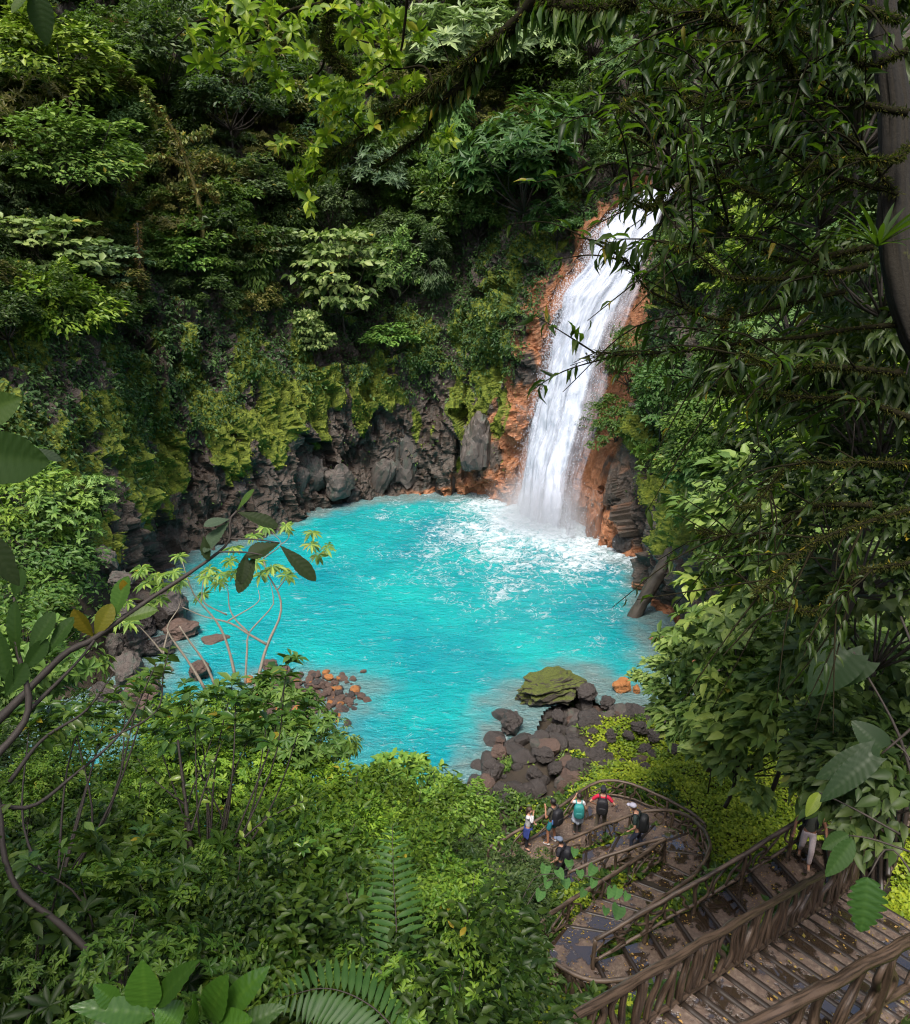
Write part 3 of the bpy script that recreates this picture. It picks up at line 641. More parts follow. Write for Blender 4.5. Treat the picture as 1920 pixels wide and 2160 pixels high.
# ------------------------------------------------------------------ rustic log-style railings and stairs
M_RAIL = mat_bark('brown_moulded_log', (.16, .112, .078), (.03, .02, .014), 0, .5)
M_RAILD = mat_bark('dark_moulded_log', (.105, .07, .048), (.014, .009, .006), 0, .4)
def railing(label, top, height, rad, m, gap=1.25, seg=10, seed=0, brad=.55, per=4, style='wild', group=None, ends=True, base_drop=.16):
    """top: (k,3) points of the handrail"""
    rg = np.random.default_rng(seed)
    top = np.asarray(top, float); L = np.linalg.norm(np.diff(top, axis=0), axis=1).sum()
    n = max(8, int(L / .16)); hp = spline(top, n); org = hp[len(hp) // 2] - [0, 0, height]
    root = empty('railing', tuple(org), label=label, cat='railing', group=group)
    wob = np.stack([fbm(np.stack([np.arange(n) * .22 + seed, 0 * np.arange(n), 0 * np.arange(n) + k], 1), 2) for k in range(3)], 1) * rad * .45
    hr = hp + wob * .6 - org
    grooved_tube('handrail', hr, rad * (1 + .2 * fbm(np.stack([np.arange(n) * .3, 0 * np.arange(n) + seed, 0 * np.arange(n)], 1), 2)), m, seg, .17, 1.2, root, 2.6 if seg < 20 else 4.6)
    br = hp - [0, 0, height - base_drop] - org + wob[::-1] * .7
    grooved_tube('bottom_rail', br, rad * .72, m, max(8, seg - 4), .12, 1.2, root)
    s = np.r_[0, np.cumsum(np.linalg.norm(np.diff(hp, axis=0), axis=1))]
    npost = max(2, int(round(s[-1] / gap)) + 1); ps = np.linspace(0 if ends else gap * .4, s[-1], npost)
    at = lambda arr, q: np.array([np.interp(q, s, arr[:, k]) for k in range(3)])
    for q in ps:
        a = at(hr, q); b = a * 1.0; b[2] = at(hp, q)[2] - org[2] - height - .25
        jit = rg.normal(0, .02, (3, 3)); path = spline([b, b * .6 + a * .4 + jit[0], b * .25 + a * .75 + jit[1], a - [0, 0, rad * .3]], 9)
        grooved_tube('post', path, rad * .92 * np.linspace(1.08, .95, 9), m, max(8, seg - 2), .12, 1.2, root)
    for q0, q1 in zip(ps[:-1], ps[1:]):
        gp = q1 - q0
        if style == 'wild':
            for k in range(per):
                f0 = (k + rg.uniform(.25, .75)) / per; f1 = f0 + rg.choice([-1, 1]) * rg.uniform(.12, .42); f1 = min(max(f1, .03), .97)
                a = at(br, q0 + gp * f0); b = at(hr, q0 + gp * f1); mid = a * .5 + b * .5; dirv = at(hr, q1) - at(hr, q0); dirv /= np.linalg.norm(dirv)
                side = dirv * rg.normal(0, .16) + rg.normal(0, .025, 3); s2 = dirv * rg.normal(0, .1)
                path = spline([a, a * .7 + b * .3 + side, mid + s2, a * .25 + b * .75 - side * .8, b], 11)
                rr = rad * brad * rg.uniform(.75, 1.1)
                grooved_tube('branch', path, rr * np.linspace(1.1, .85, 11), m, max(6, seg - 4), .1, 1.2, root)
                if rg.random() < .55:
                    c = path[rg.integers(4, 7)]; e = at(hr if rg.random() < .6 else br, q0 + gp * min(max(f0 + rg.choice([-1, 1]) * rg.uniform(.2, .4), .03), .97))
                    pth = spline([c, c * .5 + e * .5 + rg.normal(0, .05, 3), e], 7); grooved_tube('branch', pth, rr * .75 * np.linspace(1, .8, 7), m, max(6, seg - 4), .1, 1.2, root)
        else:
            for k in range(per):
                f0 = (k + .5 + rg.uniform(-.2, .2)) / per; f1 = min(max(f0 + rg.uniform(.0, .32), .03), .99)
                a = at(br, q0 + gp * f0); b = at(hr, q0 + gp * f1); side = (at(hr, q1) - at(hr, q0)) * rg.normal(0, .03) + rg.normal(0, .015, 3)
                path = spline([a, a * .66 + b * .34 + side, a * .33 + b * .67 - side, b], 12)
                grooved_tube('branch', path, rad * brad * rg.uniform(.8, 1.2) * (1 + .12 * np.sin(np.linspace(0, 6, 12))), m, max(8, seg - 4), .12, 1.2, root)
    return root
def T(*pts): return np.array([PZ(x, y, z) for x, y, z in pts])
railing('rustic log railing along the pool side of the platform, hikers standing beside it', T((60, 452, 3.15), (210, 365, 3.15), (340, 290, 3.15), (430, 228, 3.15), (490, 187, 3.15), (560, 170, 3.15), (640, 181, 3.15), (740, 218, 3.15), (830, 262, 3.15), (905, 305, 3.15), (962, 352, 3.2)), .78, .056, M_RAIL, 1.55, 8, 11, .6, 4)
railing('rustic railing curving round the lower hairpin, beside the man in the grey cap', T((325, 448, 3.15), (430, 400, 3.15), (570, 345, 3.15), (700, 302, 3.2), (790, 294, 3.4), (862, 306, 3.8), (922, 340, 4.2), (967, 388, 4.5), (983, 440, 4.7), (965, 500, 4.8), (930, 550, 4.9), (880, 596, 5.0), (800, 645, 5.1), (700, 715, 5.3), (610, 778, 5.5)), .82, .058, M_RAIL, 1.5, 8, 12, .6, 4)
railing('short rustic railing on the pool side of the hairpin island', T((395, 552, 3.5), (540, 492, 3.8), (680, 442, 4.15), (798, 411, 4.6)), .85, .056, M_RAIL, 1.35, 8, 13, .6, 4)
railing('rustic railing from the hairpin post round the outside of the middle landing', T((800, 414, 4.6), (720, 466, 4.75), (660, 510, 4.85), (500, 610, 5.15), (340, 710, 5.55), (287, 758, 5.75), (272, 810, 5.85), (288, 868, 5.9), (340, 930, 5.9), (430, 985, 5.9), (520, 1006, 5.9), (610, 1000, 5.95), (700, 985, 6.0)), .88, .06, M_RAIL, 1.45, 8, 14, .6, 4)
railing('rustic railing on the pool side of the middle flight, beside the man in pale trousers', T((508, 832, 5.95), (680, 735, 6.3), (870, 625, 6.65), (1000, 555, 6.9), (1180, 445, 7.3), (1340, 345, 7.8), (1400, 312, 8.0), (1470, 293, 8.2), (1570, 305, 8.4)), .86, .06, M_RAIL, 1.4, 8, 15, .6, 4)
fd1 = F1_B - F1_A; fdh = fd1[:2] / np.linalg.norm(fd1[:2]); perp = np.array([fdh[1], -fdh[0], 0]); slope = fd1[2] / np.linalg.norm(fd1[:2])
d3 = np.array([fdh[0], fdh[1], slope])
E0, E1 = F1_A - d3 * 3.2, F1_B + d3 * .3
W1 = 1.95
railing('thick dark log railing along the upper flight, nearest complete railing', [E0 + [0, 0, .98], E0 * .6 + E1 * .4 + [0, 0, 1.0], E0 * .3 + E1 * .7 + [0, 0, .98], E1 + [0, 0, .98]], .98, .058, M_RAILD, 1.3, 34, 16, .74, 5, 'ladder')
GT = T((860, 1345, 13.3), (1140, 1200, 13.1), (1400, 1065, 12.85), (1600, 955, 12.55), (1817, 835, 12.15), (2000, 740, 11.7))
railing('closest thick log handrail crossing the bottom right corner', GT, 1.2, .082, M_RAILD, 1.9, 36, 17, .7, 3, 'ladder')

def mat_step(name, wet=.5):
    m = NT(name); v = m.coord(); n = m.noise(v, 1.6, 5, .6); n2 = m.noise(v, 14, 5, .75); n3 = m.noise(v, 60, 3, .8)
    c = m.ramp(n2, [(.3, (.05, .036, .028)), (.5, (.13, .094, .073)), (.68, (.28, .22, .165))])
    c = m.mix(m.ramp(n, [(.35, (0, 0, 0)), (.6, (1, 1, 1))]), c, (.12, .078, .058))
    pud = m.ramp(m.math('ADD', n, m.math('MULTIPLY', n2, .12)), [(.60 - .12 * wet, (0, 0, 0)), (.66 - .12 * wet, (1, 1, 1))])
    speck = m.ramp(n3, [(.66, (0, 0, 0)), (.72, (1, 1, 1))])
    c = m.mix(m.math('MULTIPLY', speck, .6), c, (.34, .26, .13))
    c = m.mix(pud, c, (.035, .024, .016)); m.col(c); m.link(m.maprange(pud, 0, 1, .4, 1.0), m.b.inputs['Specular IOR Level']); m.link(pud, m.b.inputs['Coat Weight']); m.b.inputs['Coat Roughness'].default_value = .02
    m.rough(m.maprange(pud, 0, 1, .5, .04)); b = m.bump(m.math('MULTIPLY', m.math('ADD', n2, n3), m.math('SUBTRACT', 1.0, pud)), .6, .02); return m.m
M_STEP = mat_step('wet_trodden_step', .62); M_PATH = mat_step('damp_path', .1); M_NOSE = plain('dark_step_edge', (.028, .02, .015), .45, .3, 12)
def prism(name, poly, z0, z1, m, parent, org, bev=.0):
    poly = np.asarray(poly)[:, :2]; n = len(poly)
    if (poly[:, 0] * np.roll(poly[:, 1], -1) - np.roll(poly[:, 0], -1) * poly[:, 1]).sum() < 0: poly = poly[::-1]
    v = np.vstack([np.c_[poly, np.full(n, z0)], np.c_[poly, np.full(n, z1)]]) - org
    f = [list(range(n))[::-1], [n + i for i in range(n)]] + [[i, (i + 1) % n, n + (i + 1) % n, n + i] for i in range(n)]
    return obj(name, mesh_np(name, v, f, smooth=False), m, parent)
STEP_POLYS, STEP_Z = [], []
def steps(name, label, L, Rr, n, z0, z1, m=M_STEP, nose=True):
    """treads between two edge polylines, level z0 at the start and z1 at the end"""
    L, Rr = spline(np.asarray(L)[:, :2], 60), spline(np.asarray(Rr)[:, :2], 60); org = np.array([*(L[30] * .5 + Rr[30] * .5), (z0 + z1) / 2 - .2])
    root = empty(name, tuple(org), kind='structure', label=label)
    for i in range(n):
        z = z0 + (z1 - z0) * i / max(1, n - 1); a, b = i / n, (i + 1) / n
        ts = np.linspace(a, b + (.02 if z1 < z0 else 0), 4 if n > 4 else 12); it = lambda E, t: np.array([np.interp(t, np.linspace(0, 1, 60), E[:, k]) for k in (0, 1)])
        poly = [it(L, t) for t in ts] + [it(Rr, t) for t in ts[::-1]]
        STEP_POLYS.append(np.array(poly)); STEP_Z.append(z)
        st = prism('step', poly, z - .32, z, m, root, org)
        if nose and n > 1:
            t = b if z1 < z0 else a                       # the edge one steps down over
            p0, p1 = it(L, t), it(Rr, t); e = p1 - p0; e /= np.linalg.norm(e); fwd = it(L, min(1, t + .02)) - it(L, max(0, t - .02)); fwd /= np.linalg.norm(fwd)
            k = .04 if z1 < z0 else -.04
            q = spline([np.r_[p0, z - .03], np.r_[(p0 + p1) / 2, z - .025], np.r_[p1, z - .03]], 8) - org
            v, f = tube(q, .055, 7); obj('step_edge', mesh_np('step_edge', v, f), M_NOSE, st)
    return root
steps('upper_stairs', 'wet upper stair flight at the bottom right', [E0 + perp * .02, (E0 + E1) / 2, E1], [E0 + perp * .95, F1_A + perp * 1.05, F1_A + d3 * 3 + perp * 1.7, E1 + perp * 2.3], 26, E0[2], E1[2])
DB = T((508, 930, 5.05), (680, 838, 5.4), (870, 727, 5.75), (1000, 650, 6.0), (1180, 540, 6.4), (1340, 435, 6.9), (1470, 375, 7.3))
dd = DB[-1, :2] - DB[0, :2]; dd /= np.linalg.norm(dd); pp2 = np.array([dd[1], -dd[0], 0])
# the flight's outer edge keeps clear of the upper flight's wall
steps('middle_stairs', 'middle stair flight with puddles where the man in pale trousers walks', DB, DB + pp2 * 1.65, 9, 5.1, 6.95)
TURN = E1 + d3 * .0
steps('stair_landing', 'upper landing hidden under the right hand tree', [DB[-1] + [0, 0, 0], DB[-1] + np.r_[dd * 2.6, 0]], [E1 + perp * .2, E1 + perp * .2 + np.r_[fdh * 2.2, 0]], 9, 7.2, 9.2)
CN = T((800, 530, 3.75), (660, 620, 4.0), (500, 705, 4.35), (400, 790, 4.7), (310, 860, 5.0), (330, 930, 5.0), (430, 1000, 5.05), (560, 1020, 5.05), (690, 1010, 5.05))
DN = T((930, 590, 3.8), (800, 690, 4.1), (700, 765, 4.4), (600, 845, 4.7), (520, 880, 4.9), (510, 905, 5.0), (515, 925, 5.05), (530, 935, 5.05), (600, 920, 5.05))
steps('lower_stairs', 'broad lower steps of damp earth leading round the middle landing', CN[:5], DN[:5], 7, 3.85, 5.0, M_STEP)
steps('middle_landing', 'curved middle landing beneath the near railing', CN[4:], DN[4:], 1, 5.04, 5.04, M_STEP, False)
hair = T((800, 530, 3.7), (795, 500, 3.6), (780, 480, 3.5), (700, 500, 3.1), (540, 560, 2.75), (380, 640, 2.5)); hout = T((935, 590, 3.8), (960, 520, 3.7), (930, 430, 3.5), (800, 375, 3.1), (600, 432, 2.7), (330, 530, 2.45))
steps('lower_ramp', 'lowest ramp behind the hairpin rail where the man in the grey cap stands', hair, hout, 6, 3.72, 2.5, M_STEP)
PF = T((60, 520, 2.4), (175, 450, 2.4), (340, 350, 2.4), (430, 290, 2.4), (490, 250, 2.4), (560, 232, 2.4), (640, 242, 2.4), (740, 280, 2.4), (830, 320, 2.4), (905, 362, 2.4), (955, 400, 2.4))
PN = T((40, 640, 2.4), (200, 600, 2.4), (330, 520, 2.4), (430, 475, 2.4), (500, 445, 2.4), (570, 415, 2.4), (640, 390, 2.4), (700, 372, 2.4), (790, 365, 2.4), (870, 375, 2.4), (955, 402, 2.4))
steps('viewing_platform', 'trodden earth viewing platform above the pool', PF[:-1], PN[:-1], 1, 2.4, 2.4, M_PATH, False)
# retaining wall under the upper flight
v = np.array([E0, E1, E1 + perp * .2, E0 + perp * .2]); vt = v - [0, 0, .03]; vb = v - [0, 0, 2.6]
obj('retaining_wall', mesh_np('retaining_wall', np.vstack([vb, vt]), [[3, 2, 1, 0], [4, 5, 6, 7], [0, 1, 5, 4], [1, 2, 6, 5], [2, 3, 7, 6], [3, 0, 4, 7]], False), M_RAILD, label='dark earth wall holding up the upper stair flight', cat='wall')
# small dark sign on a stake
sp0 = P(1494, 1668, z=2.3)
sg = empty('sign', tuple(sp0), label='small dark board on a thin stake beside the ground cover', cat='sign')
v, f = tube(np.array([[0, 0, -.2], [0.01, 0, .5], [0, 0, 1.0]]), .025, 6); obj('stake', mesh_np('stake', v, f), M_NOSE, sg)
bm = bmesh.new(); bmesh.ops.create_cube(bm, size=1); bmesh.ops.scale(bm, vec=(.40, .04, .28), verts=bm.verts); bmesh.ops.rotate(bm, matrix=Matrix.Rotation(R(14), 3, 'Y'), verts=bm.verts); bmesh.ops.translate(bm, vec=(.02, -.04, .98), verts=bm.verts)
bmesh.ops.bevel(bm, geom=bm.edges[:], offset=.012, segments=1, affect='EDGES'); me = bpy.data.meshes.new('board'); bm.to_mesh(me); bm.free(); obj('board', me, M_NOSE, sg)
# ------------------------------------------------------------------ foliage kit
def unit(a): return a / (np.linalg.norm(a, axis=-1, keepdims=True) + 1e-9)
KITE_V = np.array([[0, 0, 0], [-.5, .45, .07], [0, 1, -.04], [.5, .45, .07]]); KITE_F = np.array([[0, 3, 2], [0, 2, 1]])
def oval(belly=.45, tip=.0, fold=.12, droop=.16, k=(.0, .28, .62, 1.0)):
    m = [(0, 0, 0), (0, k[1], .02), (0, k[2], -.25 * droop), (0, 1, -droop)]
    w1, w2 = (.47, .40) if belly < .5 else (.34, .5)
    s = [(-w1, k[1], fold), (-w2, k[2], fold - .25 * droop), (w1, k[1], fold), (w2, k[2], fold - .25 * droop)]
    v = np.array(m + s); f = np.array([[0, 1, 4], [1, 5, 4], [1, 2, 5], [2, 3, 5], [0, 6, 1], [1, 6, 7], [1, 7, 2], [2, 7, 3]])[:, ::-1]
    return v, f
OVAL_V, OVAL_F = oval(); OBOV_V, OBOV_F = oval(.6)
LONG_V, LONG_F = oval(.4, droop=.38)
TMPL = {'kite': (KITE_V, KITE_F), 'oval': (OVAL_V, OVAL_F), 'obov': (OBOV_V, OBOV_F), 'long': (LONG_V, LONG_F)}
def leaf_arrays(pos, axis, nor, ln, wd, tm='kite'):
    tv, tf = TMPL[tm]; n = len(pos)
    axis = unit(axis); nor = unit(nor - axis * (nor * axis).sum(1, keepdims=True)); sd_ = np.cross(axis, nor)
    ln = np.broadcast_to(ln, (n,)); wd = np.broadcast_to(wd, (n,))
    v = pos[:, None] + tv[None, :, 0:1] * wd[:, None, None] * sd_[:, None] + tv[None, :, 1:2] * ln[:, None, None] * axis[:, None] + tv[None, :, 2:3] * ln[:, None, None] * nor[:, None]
    f = np.arange(n)[:, None, None] * len(tv) + tf[None]
    return v.reshape(-1, 3), f.reshape(-1, 3), len(tv)
def leaf_mesh(name, pos, axis, nor, ln, wd, tm='kite', tint=None, rg=RNG):
    v, f, k = leaf_arrays(pos, axis, nor, ln, wd, tm)
    t = rg.random(len(pos)) if tint is None else tint
    return mesh_np(name, v, f, smooth=(tm != 'kite'), attrs={'tint': np.repeat(t, k)})
def mat_leaf(name, rough=.42, trans=.3, spec=.35):
    m = NT(name); oi = m.node('ShaderNodeObjectInfo'); tn = m.attr('tint')
    hsv = m.node('ShaderNodeHueSaturation'); m.link(oi.outputs['Color'], hsv.inputs['Color'])
    m.link(m.maprange(tn, 0, 1, .5, 1.6, False), hsv.inputs['Value']); m.link(m.maprange(tn, 0, 1, .522, .465, False), hsv.inputs['Hue'])
    c = m.mix(m.maprange(tn, .972, .985, 0, .8), hsv.outputs[0], (.30, .22, .02))
    m.col(c); m.rough(rough); m.b.inputs['Specular IOR Level'].default_value = spec
    tr = m.node('ShaderNodeBsdfTranslucent'); m.link(m.mix(.5, c, (.15, .32, .006), 'MIX'), tr.inputs[0])
    mx = m.node('ShaderNodeMixShader'); mx.inputs[0].default_value = trans; m.link(m.b.outputs[0], mx.inputs[1]); m.link(tr.outputs[0], mx.inputs[2]); m.link(mx.outputs[0], m.out.inputs[0])
    return m.m
M_LEAF = mat_leaf('leaf', .45, .24, .25); M_GLOSS = mat_leaf('wet_leaf', .28, .25, .5); M_THIN = mat_leaf('thin_backlit_leaf', .45, .45, .35); M_DULL = mat_leaf('dull_leaf', .55, .25, .14)
M_TWIG = plain('brown_twig', (.034, .025, .018), .7, .35, 14); M_MOSSBARK = plain('mossy_bark', (.014, .0125, .006), 1.0, .6, 18, .6); M_MOSSBARK.node_tree.nodes['Principled BSDF'].inputs['Specular IOR Level'].default_value = .08; M_PALE = plain('pale_stem', (.20, .17, .13), .6, .5, 25)
def rdir(n, rg, zmin=-1.0):
    z = rg.uniform(zmin, 1, n); a = rg.uniform(0, 2 * np.pi, n); s = np.sqrt(1 - z * z); return np.stack([s * np.cos(a), s * np.sin(a), z], 1)
def crown(name, kind, seed, Rr=3.0, leaf=.3, asp=.45, tm='kite', clumps=34, per=110, zsq=.75, droop=.35, m=None):
    """leaf mesh of one crown centred on its own middle, plus the clump centres for its limbs"""
    rg = np.random.default_rng(seed)
    if kind == 'tier':
        nt = 6; C = []; 
        for t in range(nt):
            k = max(3, clumps // nt); a = rg.uniform(0, 6.28, k); rr = Rr * rg.uniform(.15, 1.0, k) * (1 - .32 * abs(t - 1.6) / nt * 2)
            C.append(np.stack([rr * np.cos(a), rr * np.sin(a), np.full(k, (t / (nt - 1) - .45) * 1.5 * Rr * zsq) + rg.normal(0, .12, k)], 1))
        C = np.vstack(C); rc = np.full(len(C), Rr * .27); flat = .22
    elif kind == 'column':
        C = rdir(clumps, rg) * np.array([.5, .5, 1.0]) * Rr * rg.uniform(.4, 1, (clumps, 1)); rc = Rr * rg.uniform(.16, .28, clumps); flat = .9
    elif kind == 'airy':
        d = rdir(clumps, rg, -.6); C = d * Rr * rg.uniform(.15, 1.15, (clumps, 1)) ** .6 * np.array([1, 1, zsq]); rc = Rr * rg.uniform(.10, .26, clumps); flat = .8
    else:
        d = rdir(clumps, rg, -.55); C = d * Rr * rg.uniform(.35, 1.0, (clumps, 1)) ** .6 * np.array([1, 1, zsq]); C[:, 2] *= 1.0
        C *= (1 + .5 * fbm(d * 1.4 + seed, 2))[:, None]; rc = Rr * rg.uniform(.13, .36, clumps); flat = .75
    n = len(C) * per; ci = np.repeat(np.arange(len(C)), per)
    d = rdir(n, rg, -.35); rad = rc[ci] * rg.uniform(.45, 1.05, n) ** .5
    pos = C[ci] + d * rad[:, None] * np.array([1, 1, flat])
    outw = unit(pos * np.array([1, 1, .6]))
    if kind == 'rosette' or kind == 'palmate':
        nr = len(C) * max(4, per // 9); ri = np.repeat(np.arange(len(C)), nr // len(C)); d = rdir(nr, rg, -.2)
        rp = C[ri] + d * (rc[ri] * rg.uniform(.75, 1.05, nr))[:, None] * np.array([1, 1, flat]); ax = unit(d * .8 + unit(rp) * .5 + np.array([0, 0, .7]))
        q = 8; a = np.linspace(0, 2 * np.pi, q, endpoint=False)[None] + rg.uniform(0, 6, (nr, 1))
        t1 = unit(np.cross(ax, np.array([.3, .2, 1.0]) + rg.normal(0, .1, (nr, 3)))); t2 = np.cross(ax, t1)
        la = t1[:, None] * np.cos(a)[..., None] + t2[:, None] * np.sin(a)[..., None] + ax[:, None] * rg.uniform(.05, .7, (nr, q, 1)) + np.array([0, 0, -.15])
        pos = np.repeat(rp, q, 0); la = la.reshape(-1, 3); no = np.repeat(ax, q, 0) + rg.normal(0, .15, (nr * q, 3)); n = nr * q
        tint = np.clip(np.repeat(rg.random(nr), q) * .6 + rg.random(n) * .4, 0, .97)
    else:
        tang = unit(rg.normal(size=(n, 3)) + outw * .7); la = tang * np.array([1, 1, .5]) + np.array([0, 0, -droop]) + outw * .5
        no = d * .35 + outw * .35 + np.array([0, 0, .9]) + rg.normal(0, .35, (n, 3))
        tint = np.clip(rg.random(len(C))[ci] * .35 + rg.random(n) * .66, 0, 1)
    ln = leaf * rg.uniform(.5, 1.3, n)
    me = leaf_mesh(name, pos, la, no, ln, ln * asp, tm, tint); me.materials.append(m or M_LEAF)
    return me, C
def limbs(name, C, base, Rr, seed, rad=.09, m=None, nmax=16):
    """trunk from base (below the crown) and limbs to the clumps, one mesh"""
    rg = np.random.default_rng(seed); parts = []
    base = np.asarray(base, float); fork = base * .45 + np.array([0, 0, -.15 * Rr]) * .55
    parts.append(tube(spline([base, base * .7 + fork * .3 + rg.normal(0, .04 * Rr, 3), fork], 8), np.linspace(rad, rad * .75, 8), 7))
    for c in C[rg.permutation(len(C))[:nmax]]:
        mid = fork * .5 + c * .5 + rg.normal(0, .06 * Rr, 3) - [0, 0, .06 * Rr]
        parts.append(tube(spline([fork, mid, c], 7), np.linspace(rad * .55, rad * .12, 7), 5))
    v, f = join(parts); me = mesh_np(name, v, f); me.materials.append(m or M_TWIG); return me
KINDS = {}
def kind(nm, n, **kw):
    KINDS[nm] = []
    Rr = kw.get('Rr', 3.0); base = kw.pop('base', None); rad = kw.pop('rad', .03 * Rr); tm_ = kw.pop('twig', None)
    for k in range(n):
        me, C = crown('%s%d' % (nm, k), kw['kind'], 100 + 31 * k + len(KINDS) * 977, **{a: b for a, b in kw.items() if a != 'kind'})
        lm = limbs('limbs_%s%d' % (nm, k), C, base if base is not None else (0, .2 * Rr, -1.25 * Rr), Rr, k, rad, tm_)
        KINDS[nm].append((me, lm, Rr))
kind('fine', 3, kind='round', Rr=3, leaf=.30, asp=.5, clumps=44, per=120)
kind('round', 3, kind='round', Rr=3, leaf=.42, asp=.45, clumps=36, per=95)
kind('rosette', 3, kind='rosette', Rr=3, leaf=.52, asp=.3, clumps=38, per=110)
kind('tier', 3, kind='tier', Rr=4, leaf=.62, asp=.55, tm='obov', clumps=54, per=26, zsq=.62, droop=.15)
kind('column', 2, kind='column', Rr=3.2, leaf=.46, asp=.34, clumps=40, per=80, droop=.8)
kind('shrub_broad', 3, kind='round', Rr=1.3, leaf=.24, asp=.48, tm='oval', clumps=30, per=48, zsq=.8)
kind('shrub_mid', 3, kind='round', Rr=1.3, leaf=.14, asp=.46, tm='oval', clumps=40, per=80, zsq=.85)
kind('thicket', 4, kind='airy', Rr=1.3, leaf=.125, asp=.44, tm='oval', clumps=58, per=58, zsq=.9, droop=.45)
kind('thicket_whorl', 2, kind='rosette', Rr=1.3, leaf=.15, asp=.36, tm='obov', clumps=36, per=62, zsq=.9)
kind('shrub_rosette', 3, kind='rosette', Rr=1.3, leaf=.24, asp=.36, tm='obov', clumps=30, per=62, zsq=.8)
kind('shrub_long', 2, kind='round', Rr=1.3, leaf=.26, asp=.24, tm='long', clumps=30, per=56, droop=.7)
_pc = {}
def plant(knd, pos, s, color, label=None, cat='tree', group=None, rz=None, sq=1.0, name=None, tilt=0, var=None):
    """a tree or shrub with crown and trunk; pos is the crown's middle"""
    i = _pc.get(knd, 0) if var is None else var; _pc[knd] = i + 1
    me, lm, Rr = KINDS[knd][i % len(KINDS[knd])]
    r0 = random.uniform(-.5, .5) if rz is None else rz
    drop = 1.25 * Rr * s * sq
    e = empty(name or ('tree' if cat == 'tree' else 'shrub'), (pos[0], pos[1], pos[2] - drop), label, cat, group)
    e.rotation_euler = (tilt, 0, r0); e.scale = (s, s, s * sq)
    c = obj('crown', me, None, e); c.location = (0, 0, 1.25 * Rr); c.color = (*color, 1); c.rotation_euler = (0, 0, random.uniform(0, 6.28))
    t = obj('trunk', lm, None, e); t.location = (0, 0, 1.25 * Rr)
    return e
G_DARK, G_MID, G_COOL, G_PALE, G_BRIGHT, G_YEL, G_OLIVE = (.036, .066, .016), (.06, .115, .020), (.075, .115, .045), (.17, .24, .075), (.14, .23, .022), (.22, .28, .022), (.11, .11, .025)
def onslope(knd, u, v, px, color, label=None, fwd=.55, **kw):
    h = hit(u, v)
    if h is None: return
    p, n, dist = h; Rr = KINDS[knd][0][2]; d = unit(p - CAMP)
    dep = (p - CAMP) @ FW; s = px / FPX * dep / Rr
    return plant(knd, p - d * Rr * s * fwd, s, color, label, **kw)
# trees one can point at in the photograph
NAMED = [('tier', 715, 575, 108, G_PALE, 'pale tiered big-leaved tree in the middle of the far cliff', 1.15), ('round', 832, 575, 56, (.13, .24, .06), 'light green drooping tree right beside the pale tiered tree', 1.5), ('shrub_broad', 826, 716, 52, (.10, .21, .04), 'small bright shrub hanging on the cliff below the pale tiered tree', .75),
         ('tier', 655, 700, 50, G_PALE, 'pale leafy spray low on the cliff below the tiered tree', 1.3), ('tier', 585, 520, 62, G_COOL, 'grey green layered tree left of the pale tiered tree', .9),
         ('tier', 90, 530, 130, G_PALE, 'wide pale tiered canopy at the left edge of the cliff', .75), ('tier', 235, 560, 84, (.14, .22, .10), 'grey-pale tiered crown right of the wide left canopy', .7), ('tier', 385, 540, 62, (.11, .22, .04), 'small bright leafy crown between left canopy and cliff centre', .9), ('round', 110, 660, 105, G_BRIGHT, 'drooping yellow-green tree below the wide left canopy', 1.1),
         ('fine', 90, 150, 170, (.16, .24, .03), 'huge rounded yellow green crown in the top left corner', .8), ('fine', 120, 330, 150, (.12, .21, .04), 'rounded crown under the huge top left crown', .75), ('round', 255, 250, 62, (.11, .20, .06), 'small light green rounded crown left of the mossy bare tree', 1.2),
         ('fine', 540, 390, 92, G_COOL, 'wide grey green crown in the dark centre of the far forest', .65), ('fine', 690, 440, 66, G_COOL, 'rounded grey green crown above the pale tiered tree', 1.1), ('rosette', 800, 380, 78, (.10, .16, .08), 'silvery crown under the tip of the overhanging branch', 1.0),
         ('rosette', 955, 340, 72, (.07, .16, .04), 'bright narrow rosette-leaved tree under the thick branch', 1.7), ('rosette', 1110, 350, 140, (.05, .115, .03), 'broad dark rosette-leaved tree above the head of the fall', .95), ('rosette', 1000, 110, 150, (.20, .28, .12), 'pale rosette-leaved crown behind the thick branch', .8), ('fine', 1240, 250, 100, G_COOL, 'small-leaved grey green tree above the top of the fall', .9),
         ('rosette', 1130, 100, 100, (.16, .24, .085), 'pale crown at the top centre right of the thick branch', .9), ('round', 1010, 455, 54, (.11, .20, .05), 'light green tuft hanging left of the fall head', 1.2), ('rosette', 1180, 470, 60, (.04, .10, .025), 'dark leafy tuft just left of the fall lip', .9), ('fine', 905, 470, 64, (.06, .11, .03), 'olive feathery crown over the cliff left of the fall', 1.0),
         ('rosette', 1335, 150, 90, (.09, .16, .05), 'leafy tree above the gorge at the head of the fall', 1.0), ('fine', 1300, 330, 70, (.07, .13, .04), 'fine-leaved tree just above the lip of the fall', .9), ('round', 1370, 260, 80, (.08, .15, .04), 'tree on the right of the gorge behind the fall', 1.1), ('round', 1400, 60, 90, (.09, .16, .05), 'tree at the top of the gorge behind the dark leaves', 1.0), ('fine', 1250, 60, 80, (.08, .14, .05), 'crown filling the top of the gorge above the fall', 1.0),
         ('column', 910, 560, 70, (.05, .085, .035), 'dark hanging fern-like tree above the mossy slope', 1.0), ('fine', 480, 200, 110, (.045, .08, .03), 'dusky crown between the top left crown and the branch leaves', .9), ('round', 330, 120, 90, (.055, .09, .03), 'dull green crown hung with brown vines near the top', 1.2), ('round', 700, 280, 84, (.05, .10, .045), 'shadowed green crown behind the branch leaves', 1.0)]
